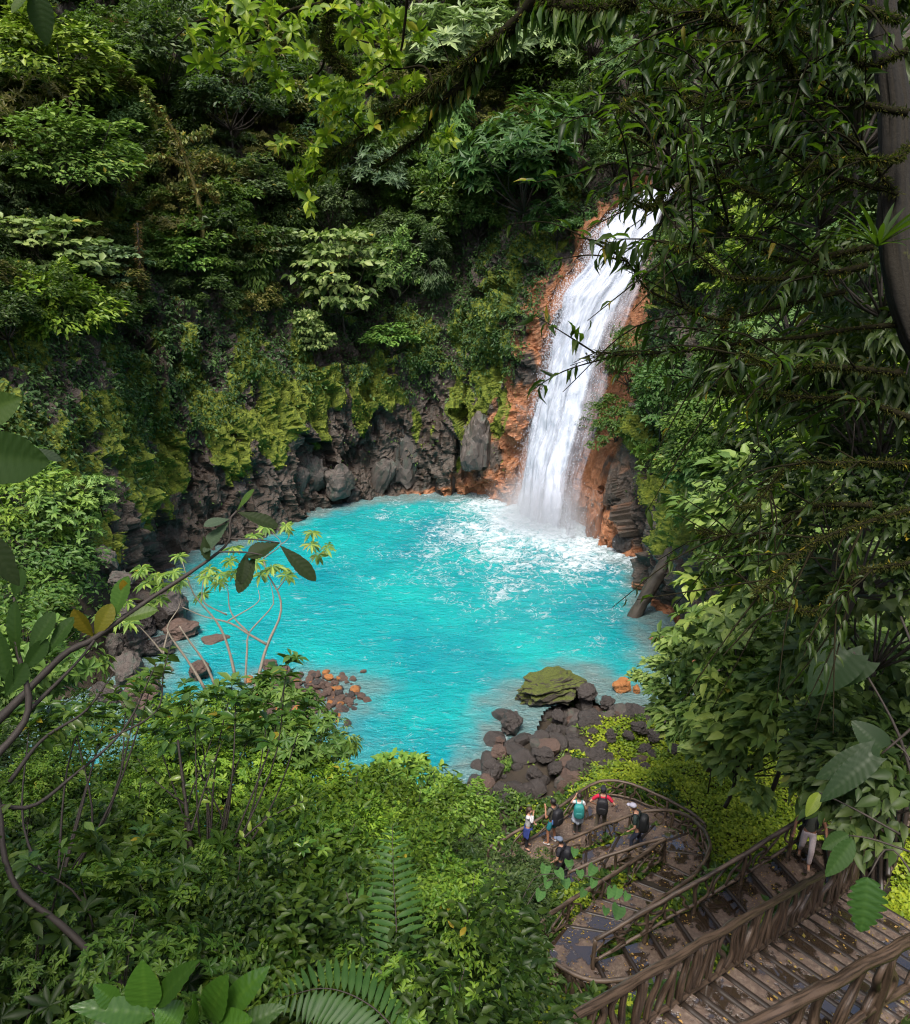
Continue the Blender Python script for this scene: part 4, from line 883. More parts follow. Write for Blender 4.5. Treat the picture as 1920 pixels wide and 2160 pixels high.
for knd, u, v, px, c, lb, sq in NAMED: onslope(knd, u, v, px, c, lb, sq=sq, cat='shrub' if 'shrub' in lb else 'tree', fwd=.75)
KW = {'fine': 'fine-leaved', 'round': 'broad-leaved', 'rosette': 'star-leaved', 'column': 'narrow drooping'}
def zone(u, v, us, vs_, un, vn): return '%s, %s' % (vn[int(np.searchsorted(vs_, v))], un[int(np.searchsorted(us, u))])
# the forest behind and between them: trees the photograph does not tell apart
rg = np.random.default_rng(21); GROUPF = 'forest trees crowding the far slopes'
spots = []
for v in np.arange(-60, 700, 62):
    for u in np.arange(-60, 1240, 88):
        spots.append((u + rg.uniform(-34, 34), v + rg.uniform(-26, 26)))
for u, v in spots:
    top_bare = np.interp(u, [0, 250, 600, 900, 1000, 1060, 1120, 1240], [760, 700, 660, 600, 480, 420, 395, 360])
    if v > top_bare - 20: continue
    knd = rg.choice(['fine', 'round', 'rosette', 'column', 'round', 'fine'])
    c = np.array([G_DARK, G_MID, G_COOL, G_DARK, G_OLIVE, G_MID][rg.integers(6)]) * rg.uniform(.75, 1.25)
    onslope(knd, u, v, rg.uniform(46, 84), tuple(c), '%s %s tree in the far forest, %s' % ('dark' if c[1] < .085 else 'mid green', KW[knd], zone(u, v, [250, 520, 800, 1000], [110, 270, 430], ['left edge', 'left half', 'centre', 'right of centre', 'beside the fall'], ['topmost rows', 'upper slope', 'middle slope', 'just above the cliff'])), group=GROUPF, sq=rg.uniform(.8, 1.3), fwd=.25)
# right-hand wall beside the fall
RW = [('shrub_mid', 1300, 890, 78, (.05, .10, .022), 'fine-leaved dark bush overhanging the right edge of the fall', .85), ('shrub_rosette', 1395, 955, 46, (.12, .24, .03), 'bright palmate-leaved shrub below the overhanging bush', .8), ('shrub_mid', 1400, 840, 95, (.05, .115, .03), 'dense leafy bush on the buttress right of the fall', 1.0), ('shrub_broad', 1485, 1010, 76, (.08, .18, .05), 'light leafy shrub trailing over the head of the log', 1.2),
      ('shrub_mid', 1330, 760, 60, (.06, .12, .03), 'narrow bush on the rock edge above the overhanging bush', 1.4), ('shrub_broad', 1540, 900, 100, (.09, .19, .04), 'pale green bush behind the dark tree twigs', 1.0)]
for knd, u, v, px, c, lb, sq in RW: onslope(knd, u, v, px, c, lb, sq=sq, cat='shrub', fwd=.5)
for k in range(74):
    u, v = rg.uniform(1380, 1960), rg.uniform(-40, 1180)
    if u < np.interp(v, [0, 400, 700, 1000, 1180], [1330, 1490, 1470, 1510, 1620]): continue
    c = np.array([G_MID, G_BRIGHT, G_COOL, G_MID, (.09, .17, .05)][rg.integers(5)]) * rg.uniform(.8, 1.2)
    knd = rg.choice(['fine', 'round', 'rosette', 'round'])
    onslope(knd, u, v, rg.uniform(60, 110), tuple(c), '%s %s tree on the right bank, %s' % ('pale' if c[1] > .15 else 'dull green', KW[knd], zone(u, v, [1560, 1740], [250, 500, 750, 1000], ['nearest the fall', 'midway', 'at the right edge'], ['top of the bank', 'high up', 'half way up', 'low down', 'at shrub height'])), group='trees covering the right bank', sq=rg.uniform(.8, 1.2), fwd=.4)

# leaves and creepers clothing the cliff and the slopes: nobody could count them
def surf_scatter(n, mask_fn, seed):
    rg = np.random.default_rng(seed); i = rg.integers(0, NC - 1, n); j = rg.integers(0, NR - 1, n); a, b = rg.random((n, 1)), rg.random((n, 1))
    id_ = i * NR + j
    p = CV[id_] * (1 - a) * (1 - b) + CV[id_ + NR] * a * (1 - b) + CV[id_ + 1] * (1 - a) * b + CV[id_ + NR + 1] * a * b
    area = np.linalg.norm(np.cross(CV[id_ + NR] - CV[id_], CV[id_ + 1] - CV[id_]), axis=1)
    keep = mask_fn(p, id_) * np.clip(area / .06, 0, 4) * .5 > rg.random(n)
    return p[keep], N0[id_][keep], rg
def creeper(name, label, n, maskf, seed, leaf, color, thick=.8, asp=.5, tm='kite', m=None):
    p, nn, rg = surf_scatter(n, maskf, seed); k = len(p)
    lump = np.clip(fbm(p * .55 + seed, 3) + .25, 0, 1.2)
    p = p + nn * (rg.random(k)[:, None] * (.1 + thick * lump[:, None])) + rg.normal(0, .08, (k, 3))
    la = rg.normal(0, .6, (k, 3)) + np.array([0, 0, -.6]) + nn * .5; no = nn * .8 + np.array([0, 0, .7]) + rg.normal(0, .35, (k, 3)); ln = leaf * rg.uniform(.6, 1.3, k)
    tint = np.clip(.5 + fbm(p * .4 + 3, 3) * .5 + rg.normal(0, .2, k), 0, .96)
    o = obj(name, leaf_mesh(name, p, la, no, ln, ln * asp, tm, tint), m or M_LEAF, kind='stuff', label=label); o.color = (*color, 1); return o
def hbq(p): return np.interp(p[:, 0], [-30, -20, -14, -8, -2, 3, 6.2, 8, 13, 16], [9, 9, 11.5, 12, 10.5, 11.5, 15, 19, 9, 5])
def fdq(p): return fall_dist(p)[0]
creeper('creepers', 'dark creepers hanging over the upper cliff', 520000, lambda p, i: sstep(-2.0, 1.4, p[:, 2] - hbq(p) + fbm(p * .35, 3) * 3.5) * sstep(1.2, 2.8, fdq(p)) * (1 - sstep(24, 34, p[:, 2]) * .6) * (.5 + .5 * (fbm(p * .5 + 7, 2) > -.25)) * 1.5, 61, .30, (.034, .078, .022), .9)
creeper('hanging_leaves', 'brighter leafy patches on the cliff face', 160000, lambda p, i: sstep(.12, .4, fbm(p * .3 + 20, 3)) * sstep(-4, 0, p[:, 2] - hbq(p)) * sstep(1.6, 3.0, fdq(p)) * (p[:, 2] < 26), 62, .36, (.075, .15, .04), 1.0)
creeper('moss_tufts', 'bright yellow green moss tufts on the wet rock', 260000, lambda p, i: (mossf[i] > .45) * sstep(.5, 2, p[:, 2]) * .9, 63, .13, (.12, .15, .014), .10, .8)
creeper('cliff_ferns', 'small plants rooted in cracks of the lower cliff', 60000, lambda p, i: sstep(.25, .5, fbm(p * .8 + 40, 2)) * sstep(1.2, 3, p[:, 2]) * sstep(1.5, 3, fdq(p)), 64, .24, (.06, .13, .025), .25)
# ------------------------------------------------------------------ near slopes: ground cover
def in_polys(x, y):
    m = np.zeros(len(x), bool)
    for pl in STEP_POLYS:
        lo, hi = pl.min(0) - .1, pl.max(0) + .1; i = np.nonzero((x > lo[0]) & (x < hi[0]) & (y > lo[1]) & (y < hi[1]))[0]
        if len(i): m[i] |= poly_sd(np.stack([x[i], y[i]], 1), pl) < .06
    return m
def ground_scatter(name, label, n, xr, yr, dens, leaf, color, seed, lift=.25, asp=.6, tm='kite', m=None, nofloor=True):
    rg = np.random.default_rng(seed); x = rg.uniform(*xr, n); y = rg.uniform(*yr, n); q = np.stack([x, y, 0 * x], 1)
    d = poly_sd(q, POOL); k = (dens(x, y, d) > rg.random(n)) & (d > .15)
    x, y, q = x[k], y[k], q[k]
    if nofloor:
        k = ~in_polys(x, y); x, y, q = x[k], y[k], q[k]
    z = ground_z(x, y); k = len(x); lump = np.clip(fbm(q * 1.1 + seed, 2) * .6 + .5, 0.05, 1.3)
    p = np.stack([x, y, z + .02 + rg.random(k) * lift * lump], 1)
    la = rg.normal(0, 1, (k, 3)) * [1, 1, .35]; no = np.array([0, 0, 1.]) + rg.normal(0, .4, (k, 3)); ln = leaf * rg.uniform(.6, 1.3, k)
    tint = np.clip(.5 + fbm(q * .7 + seed, 3) * .45 + rg.normal(0, .18, k), 0, .965)
    o = obj(name, leaf_mesh(name, p, la, no, ln, ln * asp, tm, tint), m or M_LEAF, kind='stuff', label=label); o.color = (*color, 1); return o
rough_ = lambda x, y, s, k=0: fbm(np.stack([x * s, y * s, 0 * x + k], 1), 3)
ground_scatter('ground_cover', 'bright yellow green ground cover around the stairs', 200000, (-1, 17), (6, 27.5), lambda x, y, d: .95 * sstep(3.4, 5.4, d + rough_(x, y, .5) * 1.5 - .8 * (x < 2)) * sstep(19, 14, x) * (.6 + .4 * (rough_(x, y, .9, 3) > -.4)), .125, (.19, .27, .02), 71, .30, .75)
ground_scatter('shore_plants', 'low green plants growing between the shore stones', 60000, (0, 14), (21, 34), lambda x, y, d: .9 * sstep(.12, .4, rough_(x, y, .75, 9)) * sstep(.3, 1.0, d) * (1 - sstep(5, 8, d)), .13, (.10, .18, .03), 72, .35, .6)
ground_scatter('undergrowth', 'dense undergrowth on the slope below the camera', 110000, (-24, 8), (-1, 22), lambda x, y, d: .85 * sstep(.3, 2, d) + 0 * x, .24, (.035, .075, .012), 73, .7, .5)  # leaf colour darkened to deepen the shade in the thicket gaps
ground_scatter('bank_leaves', 'thick leaves covering the left bank', 60000, (-34, -12), (16, 44), lambda x, y, d: .9 * sstep(1.5, 3.5, d) * sstep(-13.5, -16, x), .3, (.06, .13, .03), 74, .9, .5)
ground_scatter('bank_undergrowth', 'thick leaves covering the right bank', 90000, (11, 34), (2, 36), lambda x, y, d: .9 * sstep(12, 14.5, x + (y - 20) * .12) * sstep(.8, 2, d), .28, (.05, .115, .024), 75, .9, .5)
rg = np.random.default_rng(76); FP = []
for pl, z in zip(STEP_POLYS, STEP_Z):
    lo, hi = pl.min(0), pl.max(0); n = int(60 * np.prod(hi - lo)) + 4; x = rg.uniform(lo[0], hi[0], n); y = rg.uniform(lo[1], hi[1], n)
    k = (poly_sd(np.stack([x, y], 1), pl) < -.03) & (rough_(x, y, 1.1, 5) > -.1); FP.append(np.stack([x[k], y[k], np.full(k.sum(), z + .008)], 1))
FP = np.vstack(FP); n = len(FP); ln = .035 + .07 * rg.random(n) ** 4
o = obj('fallen_leaves', leaf_mesh('fallen_leaves', FP, rg.normal(0, 1, (n, 3)) * [1, 1, .1], np.array([0, 0, 1.]) + rg.normal(0, .15, (n, 3)), ln, ln * .6, 'kite'), M_LEAF, kind='stuff', label='small yellow fallen leaves and litter on the wet stairs'); o.color = (.34, .24, .06, 1)
# ------------------------------------------------------------------ near shrubs
def near_plant(knd, u, v, r, s, color, label, group=None, sq=1.0, cat='shrub', name=None):
    return plant(knd, P(u, v, r=r), s, color, label, cat, group, random.uniform(0, 6.28), sq, name)
rg = np.random.default_rng(33)
# bottom left thicket
TOPU = [0, 120, 250, 330, 450, 560, 640, 690, 770, 860, 960, 1010, 1060, 1100]; TOPV = [1520, 1560, 1560, 1510, 1470, 1480, 1550, 1680, 1650, 1612, 1650, 1740, 1830, 1950]
GRPB = 'shrubs of the thicket below the camera'
for v in np.arange(1500, 2240, 82):
    for u in np.arange(-20, 1090, 112):
        uu, vv = u + rg.uniform(-40, 40), v + rg.uniform(-30, 30)
        rr = np.interp(vv, [1480, 1700, 1950, 2200], [20.5, 16.0, 10.5, 7.2]) * rg.uniform(.93, 1.05); Rpx = 1.15 / rr * FPX
        if vv - .62 * Rpx < np.interp(uu, TOPU, TOPV): continue
        if uu + .85 * Rpx > np.interp(vv, [1600, 1750, 1900, 2000, 2160], [1000, 990, 1060, 1090, 1120]): continue
        lit = sstep(2130, 1650, vv) * sstep(120, 560, uu)  # light painted into the leaf colour, darker at lower left
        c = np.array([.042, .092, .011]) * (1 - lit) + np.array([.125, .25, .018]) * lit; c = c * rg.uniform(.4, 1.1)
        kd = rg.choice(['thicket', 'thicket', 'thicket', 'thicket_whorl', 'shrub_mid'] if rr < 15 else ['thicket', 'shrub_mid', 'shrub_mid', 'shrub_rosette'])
        near_plant(kd, uu, vv, rr * rg.uniform(.84, 1.12), rg.uniform(.5, 1.0), tuple(c), '%s %s shrub in the thicket, %s' % ('dark-tinted' if c[1] < .11 else 'bright', {'thicket': 'loose airy', 'thicket_whorl': 'whorl-leaved', 'shrub_mid': 'dense small-leaved', 'shrub_rosette': 'star-leaved'}[kd], zone(uu, vv, [250, 520, 780], [1680, 1860, 2020], ['left edge', 'left half', 'left of the ferns', 'around the ferns'], ['row nearest the water', 'upper middle', 'lower middle', 'bottom row'])), GRPB)
for k in range(46):
    uu, vv = rg.uniform(0, 1000), rg.uniform(1640, 2140)
    if vv < np.interp(uu, TOPU, TOPV) + 60 or uu > np.interp(vv, [1640, 1800, 2000, 2160], [930, 930, 1000, 1010]): continue
    rr = np.interp(vv, [1480, 1700, 1950, 2200], [20.5, 16.0, 10.5, 7.2]) * rg.uniform(.70, .82); lit = sstep(2150, 1600, vv) * .6 + .4 * sstep(100, 600, uu)  # sprigs get the same painted light in their leaf colour
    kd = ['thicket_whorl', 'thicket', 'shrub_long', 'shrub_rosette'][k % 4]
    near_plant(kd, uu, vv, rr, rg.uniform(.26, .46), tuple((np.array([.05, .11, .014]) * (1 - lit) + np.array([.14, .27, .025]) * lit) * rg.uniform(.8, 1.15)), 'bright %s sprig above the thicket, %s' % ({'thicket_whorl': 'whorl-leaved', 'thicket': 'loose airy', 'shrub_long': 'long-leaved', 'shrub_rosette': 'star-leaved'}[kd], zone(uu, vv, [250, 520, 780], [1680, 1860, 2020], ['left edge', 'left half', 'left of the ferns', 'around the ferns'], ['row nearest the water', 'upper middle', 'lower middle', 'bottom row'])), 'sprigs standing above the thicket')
near_plant('shrub_broad', 860, 1690, 21.5, 1.15, (.12, .24, .035), 'bright green bush with large leaves rising highest against the pool'); near_plant('shrub_broad', 770, 1720, 20.5, 1.0, (.11, .22, .03), 'bright bush left of the highest bright bush')
near_plant('shrub_mid', 940, 1715, 20.5, .9, (.12, .23, .03), 'small-leaved bright bush between the highest bush and the platform'); near_plant('shrub_rosette', 560, 1540, 18.5, 1.0, (.075, .15, .03), 'glossy dark-leaved shrub at the foot of the pale saplings')
near_plant('shrub_rosette', 430, 1560, 18, 1.0, (.07, .145, .028), 'glossy whorled-leaf shrub left of the sapling feet'); near_plant('shrub_long', 690, 1590, 19, .62, (.13, .22, .05), 'pale feathery shrub leaning over the water right of the glossy shrubs')
near_plant('shrub_rosette', 620, 1580, 17.5, .8, (.08, .16, .03), 'whorled-leaf shrub reaching toward the gravel bar')
# left bank
LBK = [(40, 1090, 24, 1.35), (140, 1090, 23, .85), (205, 1040, 23, .5), (20, 1210, 23, 1.3), (80, 1230, 24, .9), (40, 1330, 21, 1.2), (95, 1330, 22, .7), (10, 1440, 18, 1.1), (80, 1470, 19, .8), (0, 1010, 28, 1.2), (150, 1170, 25, .7), (150, 1540, 18, .6)]
LBL = ['pale green shrub sprawling on the left bank below the mossy ribs', 'sunlit shrub in the middle of the left bank', 'light leafy twig tops standing before the left cliff', 'dark green shrub at the left edge above the branch', 'shrub hanging over the left bank boulders', 'dense shrub at the left edge behind the diagonal branch', 'small shrub just left of the grey boulder pile', 'shrub under the diagonal branch at the left edge', 'low shrub below the left boulder pile', 'shaded shrub at the left edge beneath the mossy rock', 'narrow shrub next to the broken grey block', 'small bush between the boulder pile and thicket']
for k, (u, v, r, s) in enumerate(LBK): near_plant(['shrub_mid', 'shrub_rosette', 'shrub_rosette', 'shrub_mid', 'shrub_mid', 'shrub_mid'][k % 6], u, v, r, s, [(.12, .22, .03), (.11, .21, .04), (.14, .25, .06), (.06, .13, .03), (.06, .125, .025), (.08, .16, .03)][k % 6], LBL[k])
# right bank: the pale shrub mass between the log and the stairs, and plants nearer the camera, darkened for shade
RBK = [(1500, 1390, 25, 1.3), (1630, 1250, 24, 1.8), (1500, 1500, 24, 1.5), (1620, 1400, 22, 1.7), (1580, 1560, 22, 1.4), (1680, 1520, 20, 1.6), (1640, 1120, 24, 2.0), (1610, 1090, 27, 1.4), (1740, 1280, 18, 1.7), (1425, 1350, 27, .45), (1790, 1450, 15, 1.3), (1800, 1600, 15, .8), (1420, 1440, 26, .9), (1760, 1080, 18, 1.6), (1840, 1620, 12, 1.0), (1860, 1300, 12, 1.1)]
RBLB = ['broad pale leafed shrub closest to the pool on the right bank', 'light green shrub right of the leaning log', 'lowest big shrub above the yellow green ground cover', 'full rounded shrub in the middle of the right bank', 'dark-bottomed shrub beside the small sign', 'shaded shrub above the man in pale trousers', 'tall shrub under the dark tree branches', 'shrub behind the upper end of the log', 'dark shrub behind the big drooping leaves', 'sprig of pale leaves at the foot of the leaning log', 'dark shrub around the giant glossy leaves', 'dark shrub overhanging the upper landing', 'leafy sprig next to the orange rock', 'shaded shrub at the right under mossy branches', 'darkest shrub at the right edge above the stairs', 'dark shrub at the right edge in front of the bank']
for k, (u, v, r, s) in enumerate(RBK):
    dk = 1 - .6 * sstep(1600, 1850, u); c = np.array([(.16, .25, .06), (.17, .26, .05), (.11, .19, .045), (.13, .21, .045)][k % 4]) * dk  # leaf colour dimmed towards the right edge to stand for shade
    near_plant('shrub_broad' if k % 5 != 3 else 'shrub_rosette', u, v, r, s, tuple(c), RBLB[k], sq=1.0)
# dark bush in front of the middle landing
for k, (u, v, r, s, lb) in enumerate([(1075, 1885, 13.5, .5, 'dark bush hiding the left end of the lowest ramp'), (1010, 1970, 11.5, .7, 'dark leafy bush left of the curved middle landing'), (1045, 1935, 12.5, .5, 'dark long-leaved bush touching the landing railing'), (985, 2105, 9.5, .75, 'darkest bush at the bottom edge left of the near railing'), (1125, 1852, 13.8, .36, 'small dark bush screening the hiker on the lowest ramp'), (960, 1880, 13.5, .6, 'dark bush between the ferns and the platform')]):
    near_plant('thicket' if k % 2 else 'shrub_mid', u, v, r, s, (.042, .075, .02), lb)

# ------------------------------------------------------------------ hand-placed foreground plants
def px_path(pts, r, n=24):
    q = np.asarray(pts, float); r = np.broadcast_to(np.asarray(r, float), (len(q),)) if np.ndim(r) == 0 or len(np.atleast_1d(r)) == len(q) else np.interp(np.linspace(0, 1, len(q)), np.linspace(0, 1, len(r)), r)
    return spline([P(u, v, r=a) for (u, v), a in zip(q, r)], n)
def z4(pts): return [(550 + x * .4403, y * .4403) for x, y in pts]
def zr(pts): return [(1220 + x * .4403, y * .4403) for x, y in pts]
def zr2(pts): return [(1220 + x * .4403, 800 + y * .4403) for x, y in pts]
def z5(pts): return [(200 + x * .3302, 1000 + y * .3302) for x, y in pts]
def leaf_along(path, n, rg, ln, f0=.15, side=.9, droop=.5, fw=.5):
    t = rg.uniform(f0, 1, n) * (len(path) - 1); i = np.minimum(t.astype(int), len(path) - 2); p = path[i] + (path[i + 1] - path[i]) * (t - i)[:, None]
    tg = unit(path[i + 1] - path[i]); sd_ = unit(np.cross(tg, rg.normal(0, 1, (n, 3))))
    ax = tg * fw + sd_ * side + np.array([0, 0, -droop]) + rg.normal(0, .15, (n, 3)); no = np.array([0, 0, 1.]) + rg.normal(0, .45, (n, 3)) + sd_ * .2
    return p, ax, no, ln * rg.uniform(.6, 1.2, n)
def rosettes(centres, axes, rg, ln, q=7, up=.5, droop=.1):
    nr = len(centres); ax = unit(np.asarray(axes)); a = np.linspace(0, 2 * np.pi, q, endpoint=False)[None] + rg.uniform(0, 6, (nr, 1)) + rg.normal(0, .2, (nr, q))
    t1 = unit(np.cross(ax, np.array([.31, .22, 1.0]))); t2 = np.cross(ax, t1)
    la = t1[:, None] * np.cos(a)[..., None] + t2[:, None] * np.sin(a)[..., None] + ax[:, None] * rg.uniform(.0, 2 * up, (nr, q, 1)) - np.array([0, 0, droop])
    return np.repeat(centres, q, 0), la.reshape(-1, 3), np.repeat(ax, q, 0) + rg.normal(0, .2, (nr * q, 3)), ln * rg.uniform(.6, 1.2, nr * q)
def cat4(*ts): return [np.concatenate(x) for x in zip(*ts)]
def moss_hair(paths, rg, per, ln, rad):
    ps, la = [], []
    for p in paths:
        n = int(per * len(p)); i = rg.integers(0, len(p) - 1, n); q = p[i] + (p[i + 1] - p[i]) * rg.random((n, 1)); d = rdir(n, rg); ps.append(q + d * rad * .6); la.append(d * .9 + np.array([0, 0, -.35]) + rg.normal(0, .3, (n, 3)))
    ps, la = np.vstack(ps), np.vstack(la); n = len(ps); l = ln * rg.uniform(.3, 1.4, n)
    return leaf_mesh('moss', ps, la, rg.normal(size=(n, 3)), l, l * .16 + .003, 'kite')
M_MOSSH = mat_leaf('hanging_moss', .9, .2, .1)
def bigleaf(name, L, W,  nv=9, corr=.02, shape='ovate', droop=.25, fold=.18, nu=15, mu=9, torn=0, seed=0):
    t = np.linspace(0, 1, nu); s = np.linspace(-1, 1, mu); Tt, S_ = np.meshgrid(t, s, indexing='ij')
    if shape == 'cordate': w = np.where(t < .22, .72 + .28 * np.sin(t / .22 * 1.57), np.cos(np.clip((t - .22) / .78, 0, 1) * 1.57) ** .75); back = .16
    elif shape == 'lobed': w = np.sin(np.pi * t ** .75) ** .7 * (.5 + .5 * np.abs(np.sin(t * 7 * np.pi)) ** .5) + .02; back = 0; nu_ = nu
    elif shape == 'obovate': w = np.sin(np.pi * t ** 1.5) ** .7 * .98 + .02; back = 0
    else: w = np.sin(np.pi * t ** .8) ** .8 * .98 + .02; back = 0
    rg = np.random.default_rng(seed)
    if torn: w = w * (1 - torn * np.abs(fbm(np.stack([t * 7, 0 * t + seed, 0 * t], 1), 2)))
    x = S_ * w[:, None] * W / 2; y = Tt * L - back * L * np.abs(S_) ** 2 * (Tt < .25) * (1 - Tt / .25)
    z = fold * np.abs(S_) * W * .5 * w[:, None] - droop * L * Tt ** 2 + corr * L * np.sin((Tt + np.abs(S_) * -.16) * nv * 2 * np.pi) * np.abs(S_) * (1 - np.abs(S_) * .6)
    return mesh_np(name, np.stack([x, y, z], -1).reshape(-1, 3), grid_faces(nu, mu)[:, ::-1], attrs={'tint': np.repeat(.25 + .3 * np.sin(t * nv * 6.28) ** 2 * .5, mu) + .12 * (np.abs(S_.ravel()) < .1)})
def place_leaf(parent, me, pos, axis, nor, color, m, org):
    axis = unit(np.asarray(axis, float)); nor = np.asarray(nor, float); nor = unit(nor - axis * (nor @ axis)); sx = np.cross(axis, nor)
    o = obj('leaf', me, m, parent); o.matrix_local = Matrix(((sx[0], axis[0], nor[0], pos[0] - org[0]), (sx[1], axis[1], nor[1], pos[1] - org[1]), (sx[2], axis[2], nor[2], pos[2] - org[2]), (0, 0, 0, 1))); o.color = (*color, 1); return o
def tubes(name, paths, rads, m, parent, org, seg=6, noise=.25):
    if name in ('stem', 'limb') and len(paths) > 1: return [tubes(name, [p], [r], m, parent, org, seg, noise) for p, r in zip(paths, rads)][0]
    parts = [tube(p - org, np.linspace(a, b, len(p)), seg, True, noise, 14) for p, (a, b) in zip(paths, rads)]
    v, f = join(parts); return obj(name, mesh_np(name, v, f), m, parent)
def crown_part(name, arr, asp, tm, color, m, parent, org, rg, tint=None):
    p, la, no, ln = arr; o = obj(name, leaf_mesh(name, p - org, la, no, ln, ln * asp, tm, tint, rg), m, parent); o.color = (*color, 1); return o

# overhanging mossy branch with backlit leaves
rg = np.random.default_rng(41)
TP = [(z4([(1500, -120), (1345, -20), (1270, 70), (1180, 150), (1085, 230), (1005, 370), (885, 480), (830, 525), (800, 620), (720, 690), (560, 800)]), (6.2, 7.2), .062, .012), (z4([(885, 480), (780, 460), (665, 520), (500, 640), (400, 720), (330, 770), (230, 860)]), (6.9, 7.4), .026, .006),
      (z4([(1150, 170), (1020, 270), (930, 340), (830, 410), (700, 490), (560, 560)]), (6.5, 7.0), .03, .008), (z4([(320, -60), (325, 120), (315, 220), (370, 300), (440, 350)]), (7.2, 7.0), .022, .007), (z4([(315, 220), (290, 330), (200, 400)]), (7.1, 7.3), .012, .004),
      (z4([(705, -60), (690, 120), (660, 270), (560, 350), (470, 420)]), (7.0, 7.2), .014, .004), (z4([(830, 410), (780, 320), (640, 330), (540, 280)]), (6.9, 7.2), .012, .004), (z4([(880, 480), (900, 300), (850, 180)]), (6.9, 7), .01, .003),
      (z4([(1800, 10), (1600, 45), (1400, 20), (1345, -20)]), (6, 6.3), .03, .05), (z4([(-140, -40), (-170, 60), (-320, 110), (-420, 190)]), (7.6, 7.8), .016, .004), (z4([(320, 10), (120, 60), (20, 180), (-150, 240), (-260, 330)]), (7.2, 7.8), .016, .004), (z4([(660, 270), (500, 200), (300, 180)]), (7.1, 7.4), .009, .003), (z4([(500, 640), (420, 560), (330, 540)]), (7.1, 7.4), .009, .004)]
tp = [px_path(a, np.linspace(b[0], b[1], len(a)), 30) for a, b, _, _ in TP]
org = tp[0][0]
tb = empty('overhanging_branch', tuple(org), label='thick mossy branch with backlit yellow green leaves across the top of the view', cat='branch')
tubes('limb', tp, [(c, d) for _, _, c, d in TP], M_MOSSBARK, tb, org, 8, .35)
ctr = [(60, 190), (160, 120), (330, 30), (440, 60), (80, 350), (290, 450), (380, 480), (380, 400), (470, 430), (580, 440), (640, 300), (540, 270), (770, 180), (300, 540), (380, 560), (100, 690), (240, 760), (260, 830), (160, 890), (220, 940), (330, 850), (700, 590), (760, 550), (560, 600), (500, 350), (620, 230), (200, 830), (280, 700), (330, 640), (420, 620), (480, 560), (620, 640), (680, 440), (740, 400), (560, 140), (640, 90), (250, 60), (60, 40), (-30, 120), (-90, 40), (-180, 130), (-240, 60), (-320, 170), (-120, 220), (-260, 280), (-60, 300), (20, 260), (380, 150), (470, 180), (540, 40), (180, 240), (110, 430), (850, 560), (900, 660), (850, 690), (720, 560), (440, 470), (310, 400)]
cpx = [p for c in ctr for p in [(c[0] + rg.normal(0, 22), c[1] + rg.normal(0, 18)) for _ in range(5)]]
cc = np.array([P(550 + x * .4403, y * .4403, r=rg.uniform(6.9, 7.9)) for x, y in cpx])
arr = rosettes(cc, rdir(len(cc), rg, 0) + np.array([0, -.2, .3]), rg, .115, 6, .5, .25)
crown_part('leaves', arr, .46, 'obov', (.17, .27, .018), M_THIN, tb, org, rg)
arr = cat4(*[leaf_along(p, k, rg, l, .05, .6, 1.1, .25) for p, k, l in ((tp[0][:20], 90, .17), (tp[8], 120, .20), (tp[2], 60, .11), (tp[0][18:], 60, .10), (tp[1], 60, .10))])
crown_part('hanging_leaves', arr, .30, 'long', (.045, .09, .015), M_THIN, tb, org, rg)
me = moss_hair([q - org for q in tp[:4] + [tp[8]]], rg, 70, .05, .05); o = obj('moss', me, M_MOSSH, tb); o.color = (.032, .036, .009, 1)

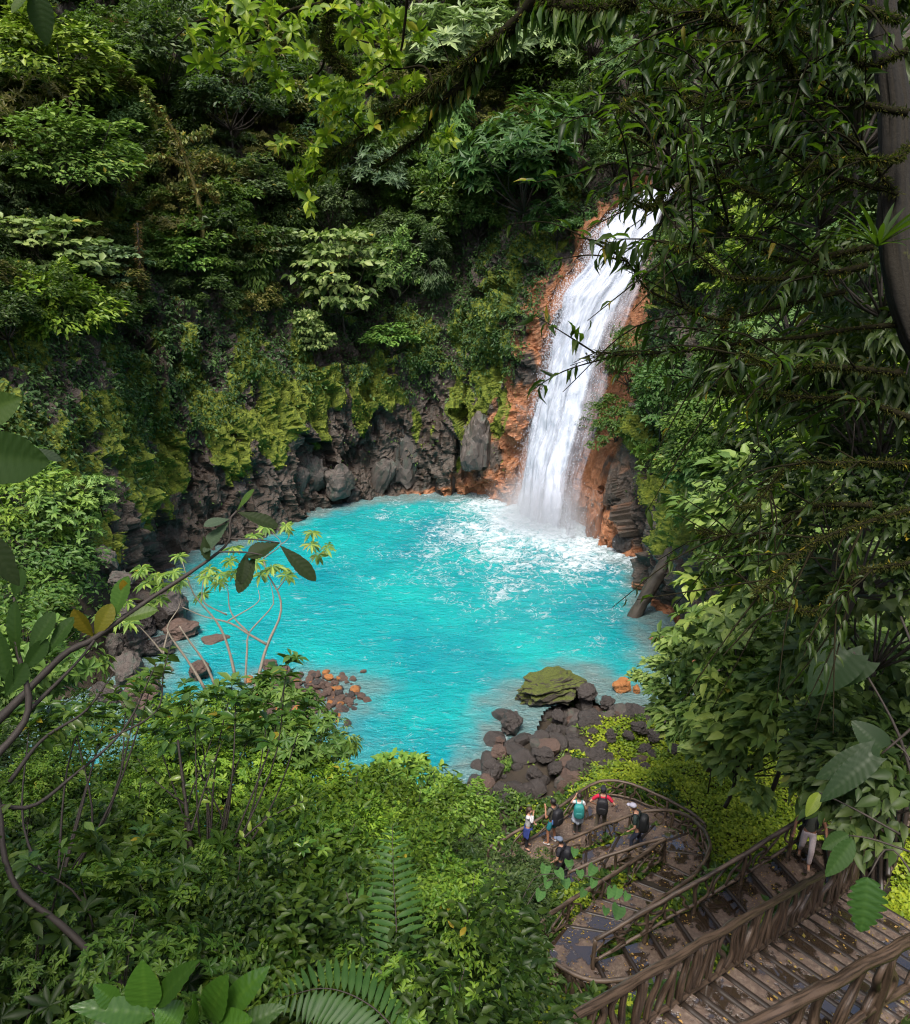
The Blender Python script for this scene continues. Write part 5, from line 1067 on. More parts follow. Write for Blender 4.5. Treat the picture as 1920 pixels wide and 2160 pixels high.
# dark mossy tree on the right
rg = np.random.default_rng(42)
base_xy = P(2500, 1300, r=7.5)[:2]; gz = float(ground_z(base_xy[0], base_xy[1])[0])
trunk = spline(np.vstack([[base_xy[0] + .5, base_xy[1] - .3, gz - .3], P(2160, 1050, r=6.7), P(1990, 800, r=6.4), P(1912, 640, r=6.4), P(1885, 450, r=6.5), P(1890, 250, r=6.7), P(1862, 40, r=6.9), P(1840, -250, r=7.4), P(1800, -600, r=8.5)]), 60)
BR = [zr([(1500, 940), (1370, 720), (1200, 560), (1000, 330), (830, 230), (700, 180), (560, 160)]), zr([(1590, 530), (1400, 480), (1150, 450), (900, 470), (700, 490), (560, 480), (440, 370)]), zr([(1500, 940), (1250, 870), (1100, 740), (900, 740), (640, 790), (420, 770), (330, 680), (220, 640)]),
      zr([(1300, 850), (1050, 980), (900, 1000), (700, 880), (560, 870), (430, 950)]), zr([(1440, 1190), (1200, 1210), (1000, 1230), (800, 1150), (640, 1020)]), zr([(1400, 1300), (1100, 1320), (850, 1350), (700, 1300), (560, 1200), (440, 1180)]), zr([(1300, 1380), (1000, 1460), (700, 1520), (500, 1480), (330, 1380), (270, 1300), (160, 1210), (130, 1170)]),
      zr([(1590, 1560), (1300, 1600), (1100, 1640), (850, 1610), (700, 1650), (470, 1700), (250, 1700), (110, 1680), (30, 1670)]), zr([(1560, 1780), (1200, 1720), (950, 1750), (750, 1720)]), zr([(1590, 250), (1400, 300), (1250, 240), (1100, 150), (1000, 40), (940, -60)]), zr([(1100, 420), (1050, 360), (960, 200), (900, 60), (880, -60)]),
      zr([(1590, 700), (1480, 760), (1250, 780), (1080, 840)]), zr([(690, 1500), (680, 1600), (680, 1750), (690, 1890)]), zr2([(1590, 420), (1350, 430), (1250, 360), (1000, 420), (850, 560), (760, 620)]), zr2([(1400, 560), (1100, 650), (900, 720), (700, 760), (560, 680)]), zr2([(1590, 640), (1300, 720), (1100, 800), (950, 900), (850, 1000)]), zr2([(1590, 900), (1350, 960), (1150, 1080), (1000, 1080), (850, 1040)]), zr2([(1590, 150), (1350, 120), (1100, 80), (900, 100), (700, 60)]),
      zr([(1500, 120), (1300, 60), (1150, -40)]), zr([(800, 160), (620, 60), (480, 80), (380, 40)]), zr([(620, 790), (480, 860), (350, 900), (240, 960)]), zr([(560, 480), (420, 520), (300, 480), (200, 560)])]
bp = []
for k, b in enumerate(BR):
    b = [(u + rg.normal(0, 7), v + rg.normal(0, 12)) for u, v in b]; r1 = 5.2 + 1.2 * rg.random(); bp.append(px_path(b, np.linspace(6.4, r1, len(b)), 26))
sub = []
for p in bp:
    for _ in range(12):
        i = rg.integers(4, 25); d = unit(p[i] - p[i - 1]); L = rg.uniform(.2, 1.0); sd_ = unit(np.cross(d, rg.normal(size=3)))
        e = p[i] + (d * .8 + sd_ * .7 + np.array([0, 0, -.15])) * L; sub.append(spline([p[i], p[i] * .5 + e * .5 + rg.normal(0, .03, 3) + [0, 0, .03], e + [0, 0, -.08 * L]], 9))
org = trunk[0]
dt = empty('mossy_tree', tuple(org), label='dark mossy tree with long drooping leaves filling the right side', cat='tree')
M_TRUNK = mat_bark('mossy_trunk', (.018, .014, .008), (.005, .004, .0025), .15, .95)
grooved_tube('trunk', trunk - org, np.linspace(.2, .085, 60), M_TRUNK, 40, .22, 1.5, dt, 4.0)
for p in bp: 
    q = tubes('limb', [p], [(.026 * rg.uniform(.6, 1.1), .005)], M_MOSSBARK, dt, org, 7, .4)
tubes('twigs', sub, [(.008, .003)] * len(sub), M_MOSSBARK, dt, org, 5, .2)['kind'] = 'stuff'
arr = cat4(*([leaf_along(p, rg.integers(2, 15), rg, .15 * rg.uniform(.6, 1.25), .15, .9, rg.uniform(.2, .9), .6) for p in sub] + [leaf_along(p, 8, rg, .15, .35, .8, .8, .5) for p in bp]))
crown_part('leaves', arr, .26, 'long', (.030, .056, .010), M_THIN, dt, org, rg)  # leaf colour set dark to stand in for the tree's shade
me = moss_hair([q - org for q in bp], rg, 60, .035, .028); o = obj('moss', me, M_MOSSH, dt); o.color = (.034, .038, .008, 1)
# saplings and foliage around its trunk, their leaf colour darkened to stand for shade
for k, (u, v, r, s, lb) in enumerate([(1830, 120, 9.5, 1.1, 'dark leafy mass in the top right corner behind the mossy trunk'), (1640, 60, 10.5, 1.0, 'dark foliage at the top right between branch and trunk'), (1760, 330, 10, .9, 'dark sapling behind the bromeliad'), (1870, 820, 9, 1.0, 'dark sapling at the right edge below the trunk fork'), (1780, 980, 10.5, 1.05, 'dark sapling right of the mossy twigs'), (1850, 1130, 9, .9, 'long-leaved dark sapling at the right edge'), (1690, 620, 12, .75, 'dim sapling in the centre of the mossy twigs'),
                                      (1900, 520, 8.5, .8, 'dark sapling at the right edge beside the trunk'), (1500, 40, 11, .75, 'dark foliage hanging at the top left of the mossy tree')]):
    near_plant(['shrub_long', 'thicket', 'shrub_mid'][k % 3], u, v, r, s, (.026, .046, .011), lb, cat='tree', name='sapling')
rc = np.random.default_rng(8)  # unseen canopy trees, added to shade the thicket at lower left
for k in range(6, 14):
    near = plant('round', ((rc.uniform(4.5, 12), rc.uniform(-1, 6), rc.uniform(27, 31)) if k < 6 else (rc.uniform(-15, -5), rc.uniform(-3, 3), rc.uniform(25.5, 29))), rc.uniform(.8, 1.2), G_DARK, 'unseen canopy tree added to shade the slope left of the camera', 'tree', 'unseen canopy trees added for shade over the near slope')

# bromeliad on the trunk
bq = P(1852, 520, r=5.9); br_ = empty('bromeliad', tuple(bq), label='spiky bromeliad growing on the dark tree at the upper right', cat='plant'); rg = np.random.default_rng(44)
lm = bigleaf('blade', .42, .035, 1, 0, 'ovate', .22, .3, 11, 3)
for k in range(26):
    a = k * 2.4; up = rg.uniform(.2, 1.4); place_leaf(br_, lm, bq, (math.cos(a), math.sin(a), up), (-math.cos(a) * up, -math.sin(a) * up, 1), (.022, .042, .010), M_DULL, bq)

# pale saplings with umbrella leaves at the left shore
rg = np.random.default_rng(45)
SAP = [(z5([(1020, 1400), (1050, 1280), (1100, 1100), (1180, 920), (1190, 820), (1165, 740), (1110, 650), (1075, 540)]), .055, .015), (z5([(1100, 1090), (980, 1020), (860, 950), (700, 910), (560, 850)]), .04, .01), (z5([(960, 1360), (975, 1100), (985, 1015), (1130, 850), (1140, 780), (1120, 690)]), .035, .01), (z5([(985, 1015), (900, 930), (860, 850), (850, 740), (820, 690)]), .03, .008), (z5([(900, 1300), (850, 1100), (790, 960), (700, 850), (640, 780), (600, 690), (560, 560)]), .045, .01),
       (z5([(770, 1350), (700, 1200), (600, 1060), (540, 970)]), .04, .02), (z5([(710, 1380), (600, 1200), (480, 1030), (470, 960), (540, 850), (550, 770)]), .045, .01), (z5([(500, 1260), (440, 1160), (470, 1000)]), .04, .02), (z5([(440, 1150), (330, 1020), (250, 940)]), .03, .008), (z5([(850, 940), (1040, 820), (1045, 740)]), .025, .008), (z5([(1165, 740), (1230, 660), (1300, 620)]), .02, .006), (z5([(845, 900), (700, 820), (690, 700), (715, 600)]), .025, .008), (z5([(1190, 450), (1230, 420), (1250, 380)]), .015, .006), (z5([(1075, 540), (1190, 450), (1140, 380), (1125, 340)]), .018, .006), (z5([(1300, 620), (1410, 510), (1380, 460)]), .015, .005)]
sp2 = [px_path(a, 21.5 + .0 * len(a), 16) for a, _, _ in SAP]
org = sp2[0][0]; org = np.array([org[0], org[1], org[2] - 1.2])
sa = empty('umbrella_sapling', tuple(org), label='slender pale-stemmed sapling with umbrella leaves at the left shore', cat='sapling')
tubes('stem', sp2, [(b, c) for _, b, c in SAP], M_PALE, sa, org, 7, .15)
tips = [(540, 530), (1010, 390), (1100, 340), (1230, 340), (1380, 380), (1400, 460), (1480, 470), (1430, 525), (1120, 600), (1060, 640), (1180, 600), (1230, 660), (870, 560), (800, 640), (740, 620), (700, 660), (800, 700), (520, 620), (440, 650), (380, 660), (310, 600), (300, 630), (420, 720), (500, 700), (400, 800), (330, 830), (200, 810), (160, 920), (230, 940), (690, 770), (880, 620), (900, 470), (1040, 560), (560, 680), (340, 700), (100, 860), (60, 900)]
cc = np.array([P(*z5([(x + rg.normal(0, 10), y + rg.normal(0, 8))])[0], r=rg.uniform(20.8, 22.2)) for x, y in tips for _ in range(2)])
arr = rosettes(cc, np.tile([0, -.25, 1.], (len(cc), 1)) + rg.normal(0, .2, (len(cc), 3)), rg, .32, 9, .08, .28)
crown_part('leaves', arr, .24, 'obov', (.19, .32, .06), M_THIN, sa, org, rg)

# diagonal foreground branch at the left with large hanging leaves
BRN = px_path([(-60, 1570), (0, 1516), (133, 1383), (196, 1348), (313, 1266), (391, 1215), (462, 1164), (485, 1136), (485, 1097), (500, 1078)], 4.6, 40)
B2 = px_path([(485, 1136), (540, 1138), (590, 1145)], 4.6, 10); B3 = px_path([(462, 1164), (520, 1165), (560, 1172)], 4.55, 10); B4 = px_path([(-20, 1610), (60, 1500), (35, 1360), (30, 1260)], 4.2, 16); B5 = px_path([(60, 1500), (160, 1400), (200, 1350)], 4.3, 10)
org = BRN[0]; fb = empty('diagonal_branch', tuple(org), label='slim diagonal branch with large torn dark leaves in the left foreground', cat='branch')
tubes('limb', [BRN, B2, B3, B4, B5], [(.024, .006), (.006, .004), (.006, .004), (.02, .006), (.012, .006)], M_TWIG, fb, org, 8, .25)
DKL = (.022, .034, .010)
def fl(u, v, u2, v2, W, color, r=4.6, r2=None, torn=.0, shape='obovate', nor=(0, -.6, .8), m=None, droop=.12, nv=9, corr=.022):
    """a large leaf from its stalk end to its tip, both photograph points"""
    a, b = P(u, v, r=r), P(u2, v2, r=r2 or r * .99); L = np.linalg.norm(b - a)
    place_leaf(CUR[0], bigleaf('leaf', L, W / FPX * r, nv, corr, shape, droop, .2, 45 if nv > 6 else 17, 9, torn, int(u + v)), a, b - a, nor, color, m or M_DULL, CUR[1])
CUR = (fb, org)
fl(590, 1150, 668, 1222, 34, DKL, torn=.1, nor=(.3, -.7, .6)); fl(540, 1170, 500, 1248, 36, DKL, torn=.3, nor=(-.2, -1, .3)); fl(590, 1146, 520, 1170, 44, DKL, torn=.3, nor=(0, -.5, .9)); fl(485, 1100, 425, 1160, 40, (.06, .09, .05), torn=.15, nor=(-.5, -.7, .6)); fl(500, 1080, 588, 1106, 30, DKL, torn=.1, nor=(.2, -.6, .8)); fl(485, 1095, 430, 1105, 26, (.07, .10, .06), nor=(0, -.5, 1)); fl(520, 1166, 510, 1230, 30, DKL, torn=.35, nor=(.3, -1, .1)); fl(430, 1130, 436, 1180, 26, DKL, torn=.2, nor=(-.3, -1, .2))
fl(500, 1078, 532, 1030, 14, (.06, .11, .02)); fl(200, 1345, 150, 1290, 40, (.17, .13, .012), nor=(-.3, -1, .2), torn=.15); fl(200, 1345, 235, 1275, 34, (.22, .2, .015), nor=(.3, -1, .2), torn=.15, m=M_THIN); fl(250, 1310, 330, 1282, 28, (.10, .17, .02), m=M_THIN); fl(240, 1310, 262, 1215, 46, (.06, .13, .02), nor=(-.4, -.8, .4)); fl(268, 1260, 258, 1225, 18, (.28, .18, .01), m=M_THIN)
for a in [(40, 1400, 20, 1270, 40), (60, 1380, 110, 1290, 40), (30, 1460, -20, 1330, 46), (100, 1380, 150, 1300, 34), (30, 1262, 45, 1200, 30), (45, 1420, 100, 1350, 36), (10, 1470, 55, 1400, 40)]: fl(*a[:4], a[4] * .85, (.030, .066, .011), r=4.2, nor=(rg.normal(0, .5), -.8, .5 + rg.normal(0, .3)))
lf = empty('near_leaves', tuple(P(-40, 1000, r=3.2)), label='very large dark leaves poking in at the left edge', cat='leaf'); CUR = (lf, P(-40, 1000, r=3.2))
fl(-60, 880, 42, 838, 62, (.05, .09, .014), r=3.2, shape='ovate', nor=(.1, -1, .2)); fl(-60, 960, 104, 975, 96, (.03, .06, .012), r=3.0, shape='ovate', nor=(.1, -1, .4), torn=.1); fl(-40, 1120, 40, 1235, 46, DKL, r=3.2, shape='ovate', nor=(.6, -.8, .2), torn=.2); fl(60, 945, 130, 968, 20, (.04, .06, .03), r=3.4)
st = tubes('stem', [px_path([(-160, 1200), (-70, 1120), (-70, 880)], 3.2, 10)], [(.012, .006)], M_TWIG, lf, CUR[1], 6)
tl = empty('hanging_leaf', tuple(P(80, -30, r=3.4)), label='single dark leaf hanging in the top left corner', cat='leaf'); CUR = (tl, P(80, -30, r=3.4)); fl(80, -20, 96, 95, 40, (.022, .04, .012), r=3.4, shape='ovate', nor=(.2, -1, .1), torn=.2); fl(70, -20, 20, 20, 22, (.07, .11, .015), r=3.4, m=M_THIN)

# giant drooping leaves, split leaf and bottom broad leaves
gl = empty('giant_leaf_plant', tuple(P(1850, 1700, r=9)), label='plant with giant ribbed glossy leaves at the right edge', cat='plant'); CUR = (gl, P(1850, 1700, r=9))
for a in [(1790, 1375, 1705, 1465, 78, 8.4), (1825, 1390, 1740, 1450, 56, 8.6), (1840, 1590, 1720, 1640, 46, 8.0), (1835, 1600, 1730, 1690, 42, 7.8), (1860, 1580, 1800, 1520, 50, 8.2)]: fl(a[0], a[1], a[2], a[3], a[4], (.016, .036, .009), r=a[5], shape='cordate', nor=(-.3, -.6, .8), nv=10, corr=.014, m=M_LEAF)
tubes('stem', [px_path([(1960, 1800), (1900, 1560), (1800, 1375)], 8.6, 12), px_path([(1990, 1480), (1860, 1590)], 8.2, 8), px_path([(1980, 1500), (1900, 1300)], 7.9, 8), px_path([(1960, 1800), (1930, 1620), (1880, 1560)], 8.2, 8)], [(.02, .01)] * 4, M_TWIG, gl, CUR[1], 6)
pg = empty('split_leaf_plant', tuple(P(1870, 2010, r=8.4)), label='broad split leaf hanging over the upper stairs, sunlit tip above it', cat='plant'); CUR = (pg, P(1870, 2010, r=8.4))
fl(1830, 1850, 1822, 1972, 66, (.035, .085, .016), r=7.6, r2=7.7, shape='lobed', nor=(-.1, -1, .35), nv=7, corr=.03, m=M_LEAF); fl(1728, 1672, 1702, 1722, 22, (.28, .36, .03), r=9, m=M_THIN, shape='ovate', nor=(-.4, -.8, .4)); fl(1800, 1770, 1745, 1850, 34, (.03, .068, .014), r=8.4, shape='ovate', torn=.15); fl(1790, 1760, 1735, 1790, 28, (.035, .075, .016), r=8.6, shape='ovate')
tubes('stem', [px_path([(1960, 1900), (1880, 1790), (1830, 1850)], 7.9, 12), px_path([(1900, 1760), (1790, 1700), (1728, 1672)], 8.8, 10), px_path([(1930, 1800), (1840, 1770), (1790, 1762)], 8.5, 10)], [(.012, .006)] * 3, M_TWIG, pg, CUR[1], 6)
bl = empty('broad_leaf_plant', tuple(P(420, 2230, r=5)), label='plant with large pale broad leaves at the bottom edge', cat='plant'); CUR = (bl, P(420, 2230, r=5)); rg = np.random.default_rng(47)
for a in [(310, 2130, 296, 2035, 66), (330, 2120, 400, 2030, 44), (440, 2150, 470, 2065, 62), (470, 2140, 560, 2040, 50), (330, 2140, 150, 2120, 44), (300, 2150, 180, 2170, 50), (380, 2160, 330, 2130, 60), (500, 2170, 600, 2120, 40), (250, 2120, 200, 2080, 36), (420, 2150, 380, 2110, 50), (450, 2180, 520, 2150, 60)]: fl(*a[:4], a[4] * .9, tuple(np.array((.07, .165, .02)) * rg.uniform(.6, 1.1)), r=5.2, r2=5.0 + rg.normal(0, .15), shape='ovate', nor=(0, -.5, 1), nv=8, m=M_THIN if rg.random() < .4 else M_GLOSS)
tubes('stem', [px_path([(400, 2260), (320, 2135)], 5.2, 8), px_path([(430, 2260), (450, 2150)], 5.2, 8), px_path([(440, 2260), (480, 2150)], 5.2, 8)], [(.012, .008)] * 3, M_TWIG, bl, CUR[1], 6)

# fern fronds
def frond(path, n, L, color, label, w=.19, rr=.007):
    root = empty('fern_frond', tuple(path[0]), label=label, cat='fern'); org = path[0]
    tubes('midrib', [path], [(rr, rr * .35)], M_TWIG, root, org, 5, 0)
    i = np.linspace(.06, .985, n); pts = np.array([[np.interp(t, np.linspace(0, 1, len(path)), path[:, k]) for k in range(3)] for t in i]); tg = unit(np.gradient(pts, axis=0))
    view = unit(CAMP - pts.mean(0)); nor = unit(view * .5 + np.array([0, 0, .8])); sd_ = unit(np.cross(tg, nor)); env = np.sin(np.pi * (.12 + .84 * i)) ** .6
    me = bigleaf('leaflet', 1.0, w, 1, 0, 'ovate', .22, .25, 8, 3)
    for s in (-1, 1):
        for k in range(n):
            o = place_leaf(root, me, pts[k], sd_[k] * s + tg[k] * .35, nor + rg.normal(0, .12, 3), color, M_LEAF, org); o.name = 'leaflet'; o.scale = (L * env[k],) * 3
FR_ = [([(800, 2160), (835, 2000), (830, 1850), (828, 1742)], (6.3, 6.6), 24, .23, 'tall upright fern frond at the bottom centre', (.038, .095, .018)), ([(860, 2200), (780, 2120), (690, 2085), (590, 2105)], (5.9, 6.0), 20, .25, 'arching fern frond at the bottom edge left of the upright one', (.036, .09, .017)), ([(840, 2010), (780, 1925), (690, 1890), (640, 1880)], (7.3, 7.5), 16, .26, 'fern frond fanning left behind the upright frond', (.07, .16, .03)),
       ([(860, 2000), (840, 1880), (790, 1800), (760, 1780)], (9.2, 9.6), 16, .3, 'pale fern frond high in the thicket', (.09, .19, .04)), ([(850, 1900), (840, 1820), (815, 1770), (800, 1782)], (10.2, 10.4), 14, .3, 'small fern frond nearest the bright bushes', (.10, .2, .04)), ([(900, 2160), (960, 2080), (980, 2040)], (6.8, 7), 14, .16, 'dark fern frond right of the upright frond', (.03, .08, .02)), ([(820, 2050), (760, 1990), (660, 1985)], (7.0, 7.2), 16, .22, 'low fern frond crossing behind the arching one', (.06, .14, .03))]
for pts, r, n, L, lb, c in FR_: frond(px_path(pts, np.linspace(r[0], r[1], len(pts)), 20), n, L, c, lb)
# bare young tree in the thicket, dark bent stem at the left, vine with heart leaves
rg = np.random.default_rng(48)
def bare(name, label, PTS, r, m, leafc, ln, asp, per, tm='oval', f0=.3, cat='sapling'):
    pp = [px_path(a, r, 20) for a, _, _ in PTS]; org = pp[0][0]; e = empty(name, tuple(org), label=label, cat=cat)
    tubes('stem', pp, [(b, c) for _, b, c in PTS], m, e, org, 7, .2)
    if per: crown_part('leaves', cat4(*[leaf_along(p, per, rg, ln, f0, .9, .3, .4) for p in pp]), asp, tm, leafc, M_GLOSS, e, org, rg)
bare('young_tree', 'thin dark young tree rising in the middle of the thicket', [([(410, 2110), (415, 1990), (412, 1870), (400, 1760), (385, 1640), (375, 1560)], .04, .012), ([(412, 1870), (480, 1800), (560, 1730), (640, 1690)], .016, .005), ([(414, 1900), (370, 1850), (340, 1830)], .012, .005), ([(400, 1760), (440, 1640), (470, 1560)], .014, .005), ([(395, 1700), (330, 1650), (290, 1600)], .012, .004), ([(414, 1960), (520, 1880), (600, 1850)], .012, .004)], 8.3, M_TWIG, (.11, .19, .025), .12, .45, 26)
bare('bent_stem', 'dark bent stem curving up the left edge', [([(330, 2160), (230, 2050), (140, 1960), (90, 1920), (40, 1880), (8, 1800), (0, 1700), (-30, 1600)], .03, .014), ([(20, 1650), (90, 1560), (180, 1500), (240, 1420)], .018, .005), ([(0, 1700), (70, 1700), (150, 1640), (260, 1540), (330, 1400)], .016, .005), ([(230, 1560), (330, 1500), (345, 1420), (360, 1360)], .010, .004)], 6.4, M_TWIG, (.055, .10, .018), .12, .45, 22)
hv = empty('heart_leaf_vine', tuple(P(1100, 1900, r=11)), label='vine with pale heart-shaped leaves reaching across the stair railing', cat='vine'); CUR = (hv, P(1100, 1900, r=11))
for q in ([(1090, 1950), (1150, 1860), (1250, 1850), (1300, 1880), (1310, 1915)], [(1100, 1900), (1130, 1850), (1180, 1840), (1240, 1810)]): tubes('stem', [px_path(q, 11, 14)], [(.008, .004)], M_TWIG, hv, CUR[1], 5)
for k, (x, y, w) in enumerate([(300, 545, 40), (310, 600, 34), (280, 650, 38), (500, 545, 36), (500, 600, 30), (600, 640, 40), (575, 640, 34), (605, 720, 50), (640, 655, 28), (395, 520, 34), (440, 560, 30), (550, 715, 28), (380, 600, 36), (420, 470, 30), (350, 560, 34), (460, 640, 28)]):
    u, v = Z1(x, y); fl(u, v - w * .25, u + rg.normal(0, 5), v + w * .3, w * .52, (.075, .17, .045), r=11 + rg.normal(0, .3), shape='cordate', nor=(0, -.7, .7), nv=6, corr=.01, m=M_LEAF)

# half-bare mossy tree and hanging vines in the far forest
rg = np.random.default_rng(52); hh_ = hit(380, 380); dd_ = hh_[2] - 4.5
MT = [([(430, 520), (420, 430), (400, 360), (380, 300), (350, 250)], .2, .06), ([(405, 370), (440, 335), (470, 340), (492, 345)], .09, .03), ([(402, 390), (440, 400), (458, 424)], .08, .03), ([(395, 350), (340, 330), (300, 350), (270, 400)], .09, .03), ([(380, 300), (420, 285), (445, 280)], .07, .02), ([(415, 420), (360, 400), (330, 420), (310, 440)], .08, .02), ([(350, 250), (320, 220), (300, 190)], .06, .02)]
mp_ = [px_path(a, dd_ + rg.normal(0, .6), 18) for a, _, _ in MT]; org = mp_[0][0]; M_YMOSS = plain('yellow_moss_bark', (.13, .105, .028), .9, .5, 6, .6)
mt = empty('bare_mossy_tree', tuple(org), label='half-bare tree with yellow mossy limbs in the left of the far forest', cat='tree')
tubes('limb', mp_, [(b, c) for _, b, c in MT], M_YMOSS, mt, org, 6, .5)
crown_part('leaves', cat4(*[leaf_along(p + rg.normal(0, .35, p.shape), 260, rg, .36, .1, 1.6, .3, .3) for p in mp_]), .5, 'kite', (.15, .18, .05), M_LEAF, mt, org, rg)
o = obj('moss', moss_hair([q - org for q in mp_], rg, 40, .26, .16), M_MOSSH, mt); o.color = (.16, .13, .03, 1)
for k, (u, v0, v1, lb) in enumerate([(238, 30, 150, 'brown hanging vine near the top left of the far forest'), (262, 40, 160, 'brown hanging vine right of the first near the top left'), (290, 470, 640, 'thin root hanging down the shadow left of cliff centre'), (1120, 230, 330, 'brown aerial root hanging in the dark gap right of the thick branch')]):
    h = hit(u, (v0 + v1) / 2); r = h[2] - 3; pp_ = [px_path([(u + j * 5 + rg.normal(0, 2), v0), (u + j * 5 + rg.normal(0, 3), (v0 + v1) / 2), (u + j * 5 + rg.normal(0, 3), v1)], r, 10) for j in range(1)]
    e = empty('vine', tuple(pp_[0][0]), label=lb, cat='vine'); tubes('stem', pp_, [(.09, .05)], M_YMOSS if k < 2 else M_TWIG, e, pp_[0][0], 5, .3)
    o = obj('moss', moss_hair([q - pp_[0][0] for q in pp_], rg, 60, .3, .16), M_MOSSH, e); o.color = (.12, .085, .03, 1)

# whorled glossy shrub rising in front of the gravel bar, and its neighbour at the left
rg = np.random.default_rng(55)
def whorled(label, tips, foot, r, ln, color, q=8):
    ft = P(*foot, r=r); e = empty('whorled_shrub', tuple(ft), label=label, cat='shrub'); cs = np.array([P(u, v, r=r * rg.uniform(.93, 1.07)) for u, v in tips])
    for c in cs[::2]:
        mid = ft * .45 + c * .55 + rg.normal(0, .12, 3) - [0, 0, .1]; tubes('stem', [spline([ft, mid, c], 10)], [(.016, .005)], M_TWIG, e, ft, 5, .2)
    ax = unit(cs - ft) + np.array([0, -.1, .9]); big = np.repeat(cs, 2, 0) + rg.normal(0, .07, (len(cs) * 2, 3))
    crown_part('leaves', cat4(rosettes(cs, ax, rg, ln, q, .45, .1), rosettes(big, np.repeat(ax, 2, 0) + rg.normal(0, .4, (len(big), 3)), rg, ln * .7, 6, .4, .15)), .42, 'obov', color, M_GLOSS, e, ft, rg)
W1T = z5([(1240, 1200), (1160, 1260), (880, 1340), (1120, 1300), (1220, 1290), (770, 1380), (590, 1400), (740, 1440), (900, 1440), (1000, 1480), (560, 1480), (450, 1560), (640, 1560), (820, 1560), (900, 1580), (1010, 1580), (1100, 1590), (1230, 1530), (1350, 1490), (1300, 1600), (380, 1640), (640, 1650), (760, 1660), (480, 1720), (600, 1780), (860, 1720), (980, 1700), (1120, 1720)])
whorled('glossy whorled-leaf shrub standing highest before the gravel bar', W1T, (440, 1900), 9.0, .2, (.06, .135, .022))
whorled('whorled-leaf shrub at the left beneath the diagonal branch', z5([(300, 1330), (430, 1200), (380, 1290), (130, 1450), (200, 1470), (270, 1380), (-60, 1500), (-200, 1560), (60, 1560), (180, 1620), (-120, 1640), (-300, 1480), (-420, 1620), (-250, 1700), (40, 1700), (-540, 1540)]), (120, 1900), 8.2, .17, (.07, .15, .022))
whorled('small whorled-leaf plant low in the dark left of the thicket', [(60, 1820), (130, 1790), (200, 1760), (250, 1830), (170, 1850), (300, 1770), (90, 1900), (330, 1850), (20, 1960), (220, 1920)], (160, 2060), 7.2, .14, (.06, .13, .02))
whorled('pale whorled-leaf plant above the ferns', [(640, 1790), (700, 1760), (740, 1830), (600, 1850), (560, 1800), (680, 1880), (620, 1930), (760, 1900), (540, 1900)], (650, 2060), 8.6, .15, (.10, .21, .03))
# ------------------------------------------------------------------ people
def skin_obj(name, V, Ed, rad, m, parent, root=0, sub=2):
    me = bpy.data.meshes.new(name); me.from_pydata([tuple(v) for v in V], Ed, []); o = obj(name, me, m, parent)
    sk = o.modifiers.new('Skin', 'SKIN'); sk.use_smooth_shade = True; sk.branch_smoothing = .4
    for i, r in enumerate(rad):
        me.skin_vertices[0].data[i].radius = r if isinstance(r, tuple) else (r, r)
    for d in me.skin_vertices[0].data: d.use_root = False
    me.skin_vertices[0].data[root].use_root = True
    sb = o.modifiers.new('Subdivision', 'SUBSURF'); sb.levels = sub; sb.render_levels = sub; return o
def cloth(name, c, rough=.8): return plain(name, c, rough, .3, 30, .3)
SKIN = plain('skin_light', (.52, .28, .19), .5, .12, 12, .05); SKIN2 = plain('skin_tan', (.36, .17, .10), .5, .12, 12, .05)
def blob(name, c, s, m, parent, sub=3, rough=.08, cut=None, seed=1):
    bm = bmesh.new(); bmesh.ops.create_icosphere(bm, subdivisions=sub, radius=1); v = np.array([x.co[:] for x in bm.verts]); f = [[x.index for x in q.verts] for q in bm.faces]; bm.free()
    v = v * (1 + rough * fbm(v * 2.2 + seed, 2))[:, None]
    if cut is not None: v = cut(v)
    return obj(name, mesh_np(name, v * np.asarray(s) + np.asarray(c), f), m, parent)
def rbox(name, c, s, m, parent, bev=.05, taper=0.0, rx=0):
    bm = bmesh.new(); bmesh.ops.create_cube(bm, size=1); bmesh.ops.subdivide_edges(bm, edges=bm.edges[:], cuts=2, use_grid_fill=True)
    for v in bm.verts:
        q = np.array(v.co); q = q * .5 + q / (np.linalg.norm(q) + 1e-9) * .32; v.co = q * np.array(s) * (1 + taper * q[2] * np.array([1, 1, 0]))
    bmesh.ops.rotate(bm, matrix=Matrix.Rotation(rx, 3, 'X'), verts=bm.verts); bmesh.ops.translate(bm, vec=c, verts=bm.verts)
    me = bpy.data.meshes.new(name); bm.to_mesh(me); bm.free(); me.polygons.foreach_set('use_smooth', np.ones(len(me.polygons), bool)); o = obj(name, me, m, parent)
    sb = o.modifiers.new('Subdivision', 'SUBSURF'); sb.levels = 1; sb.render_levels = 1; return o
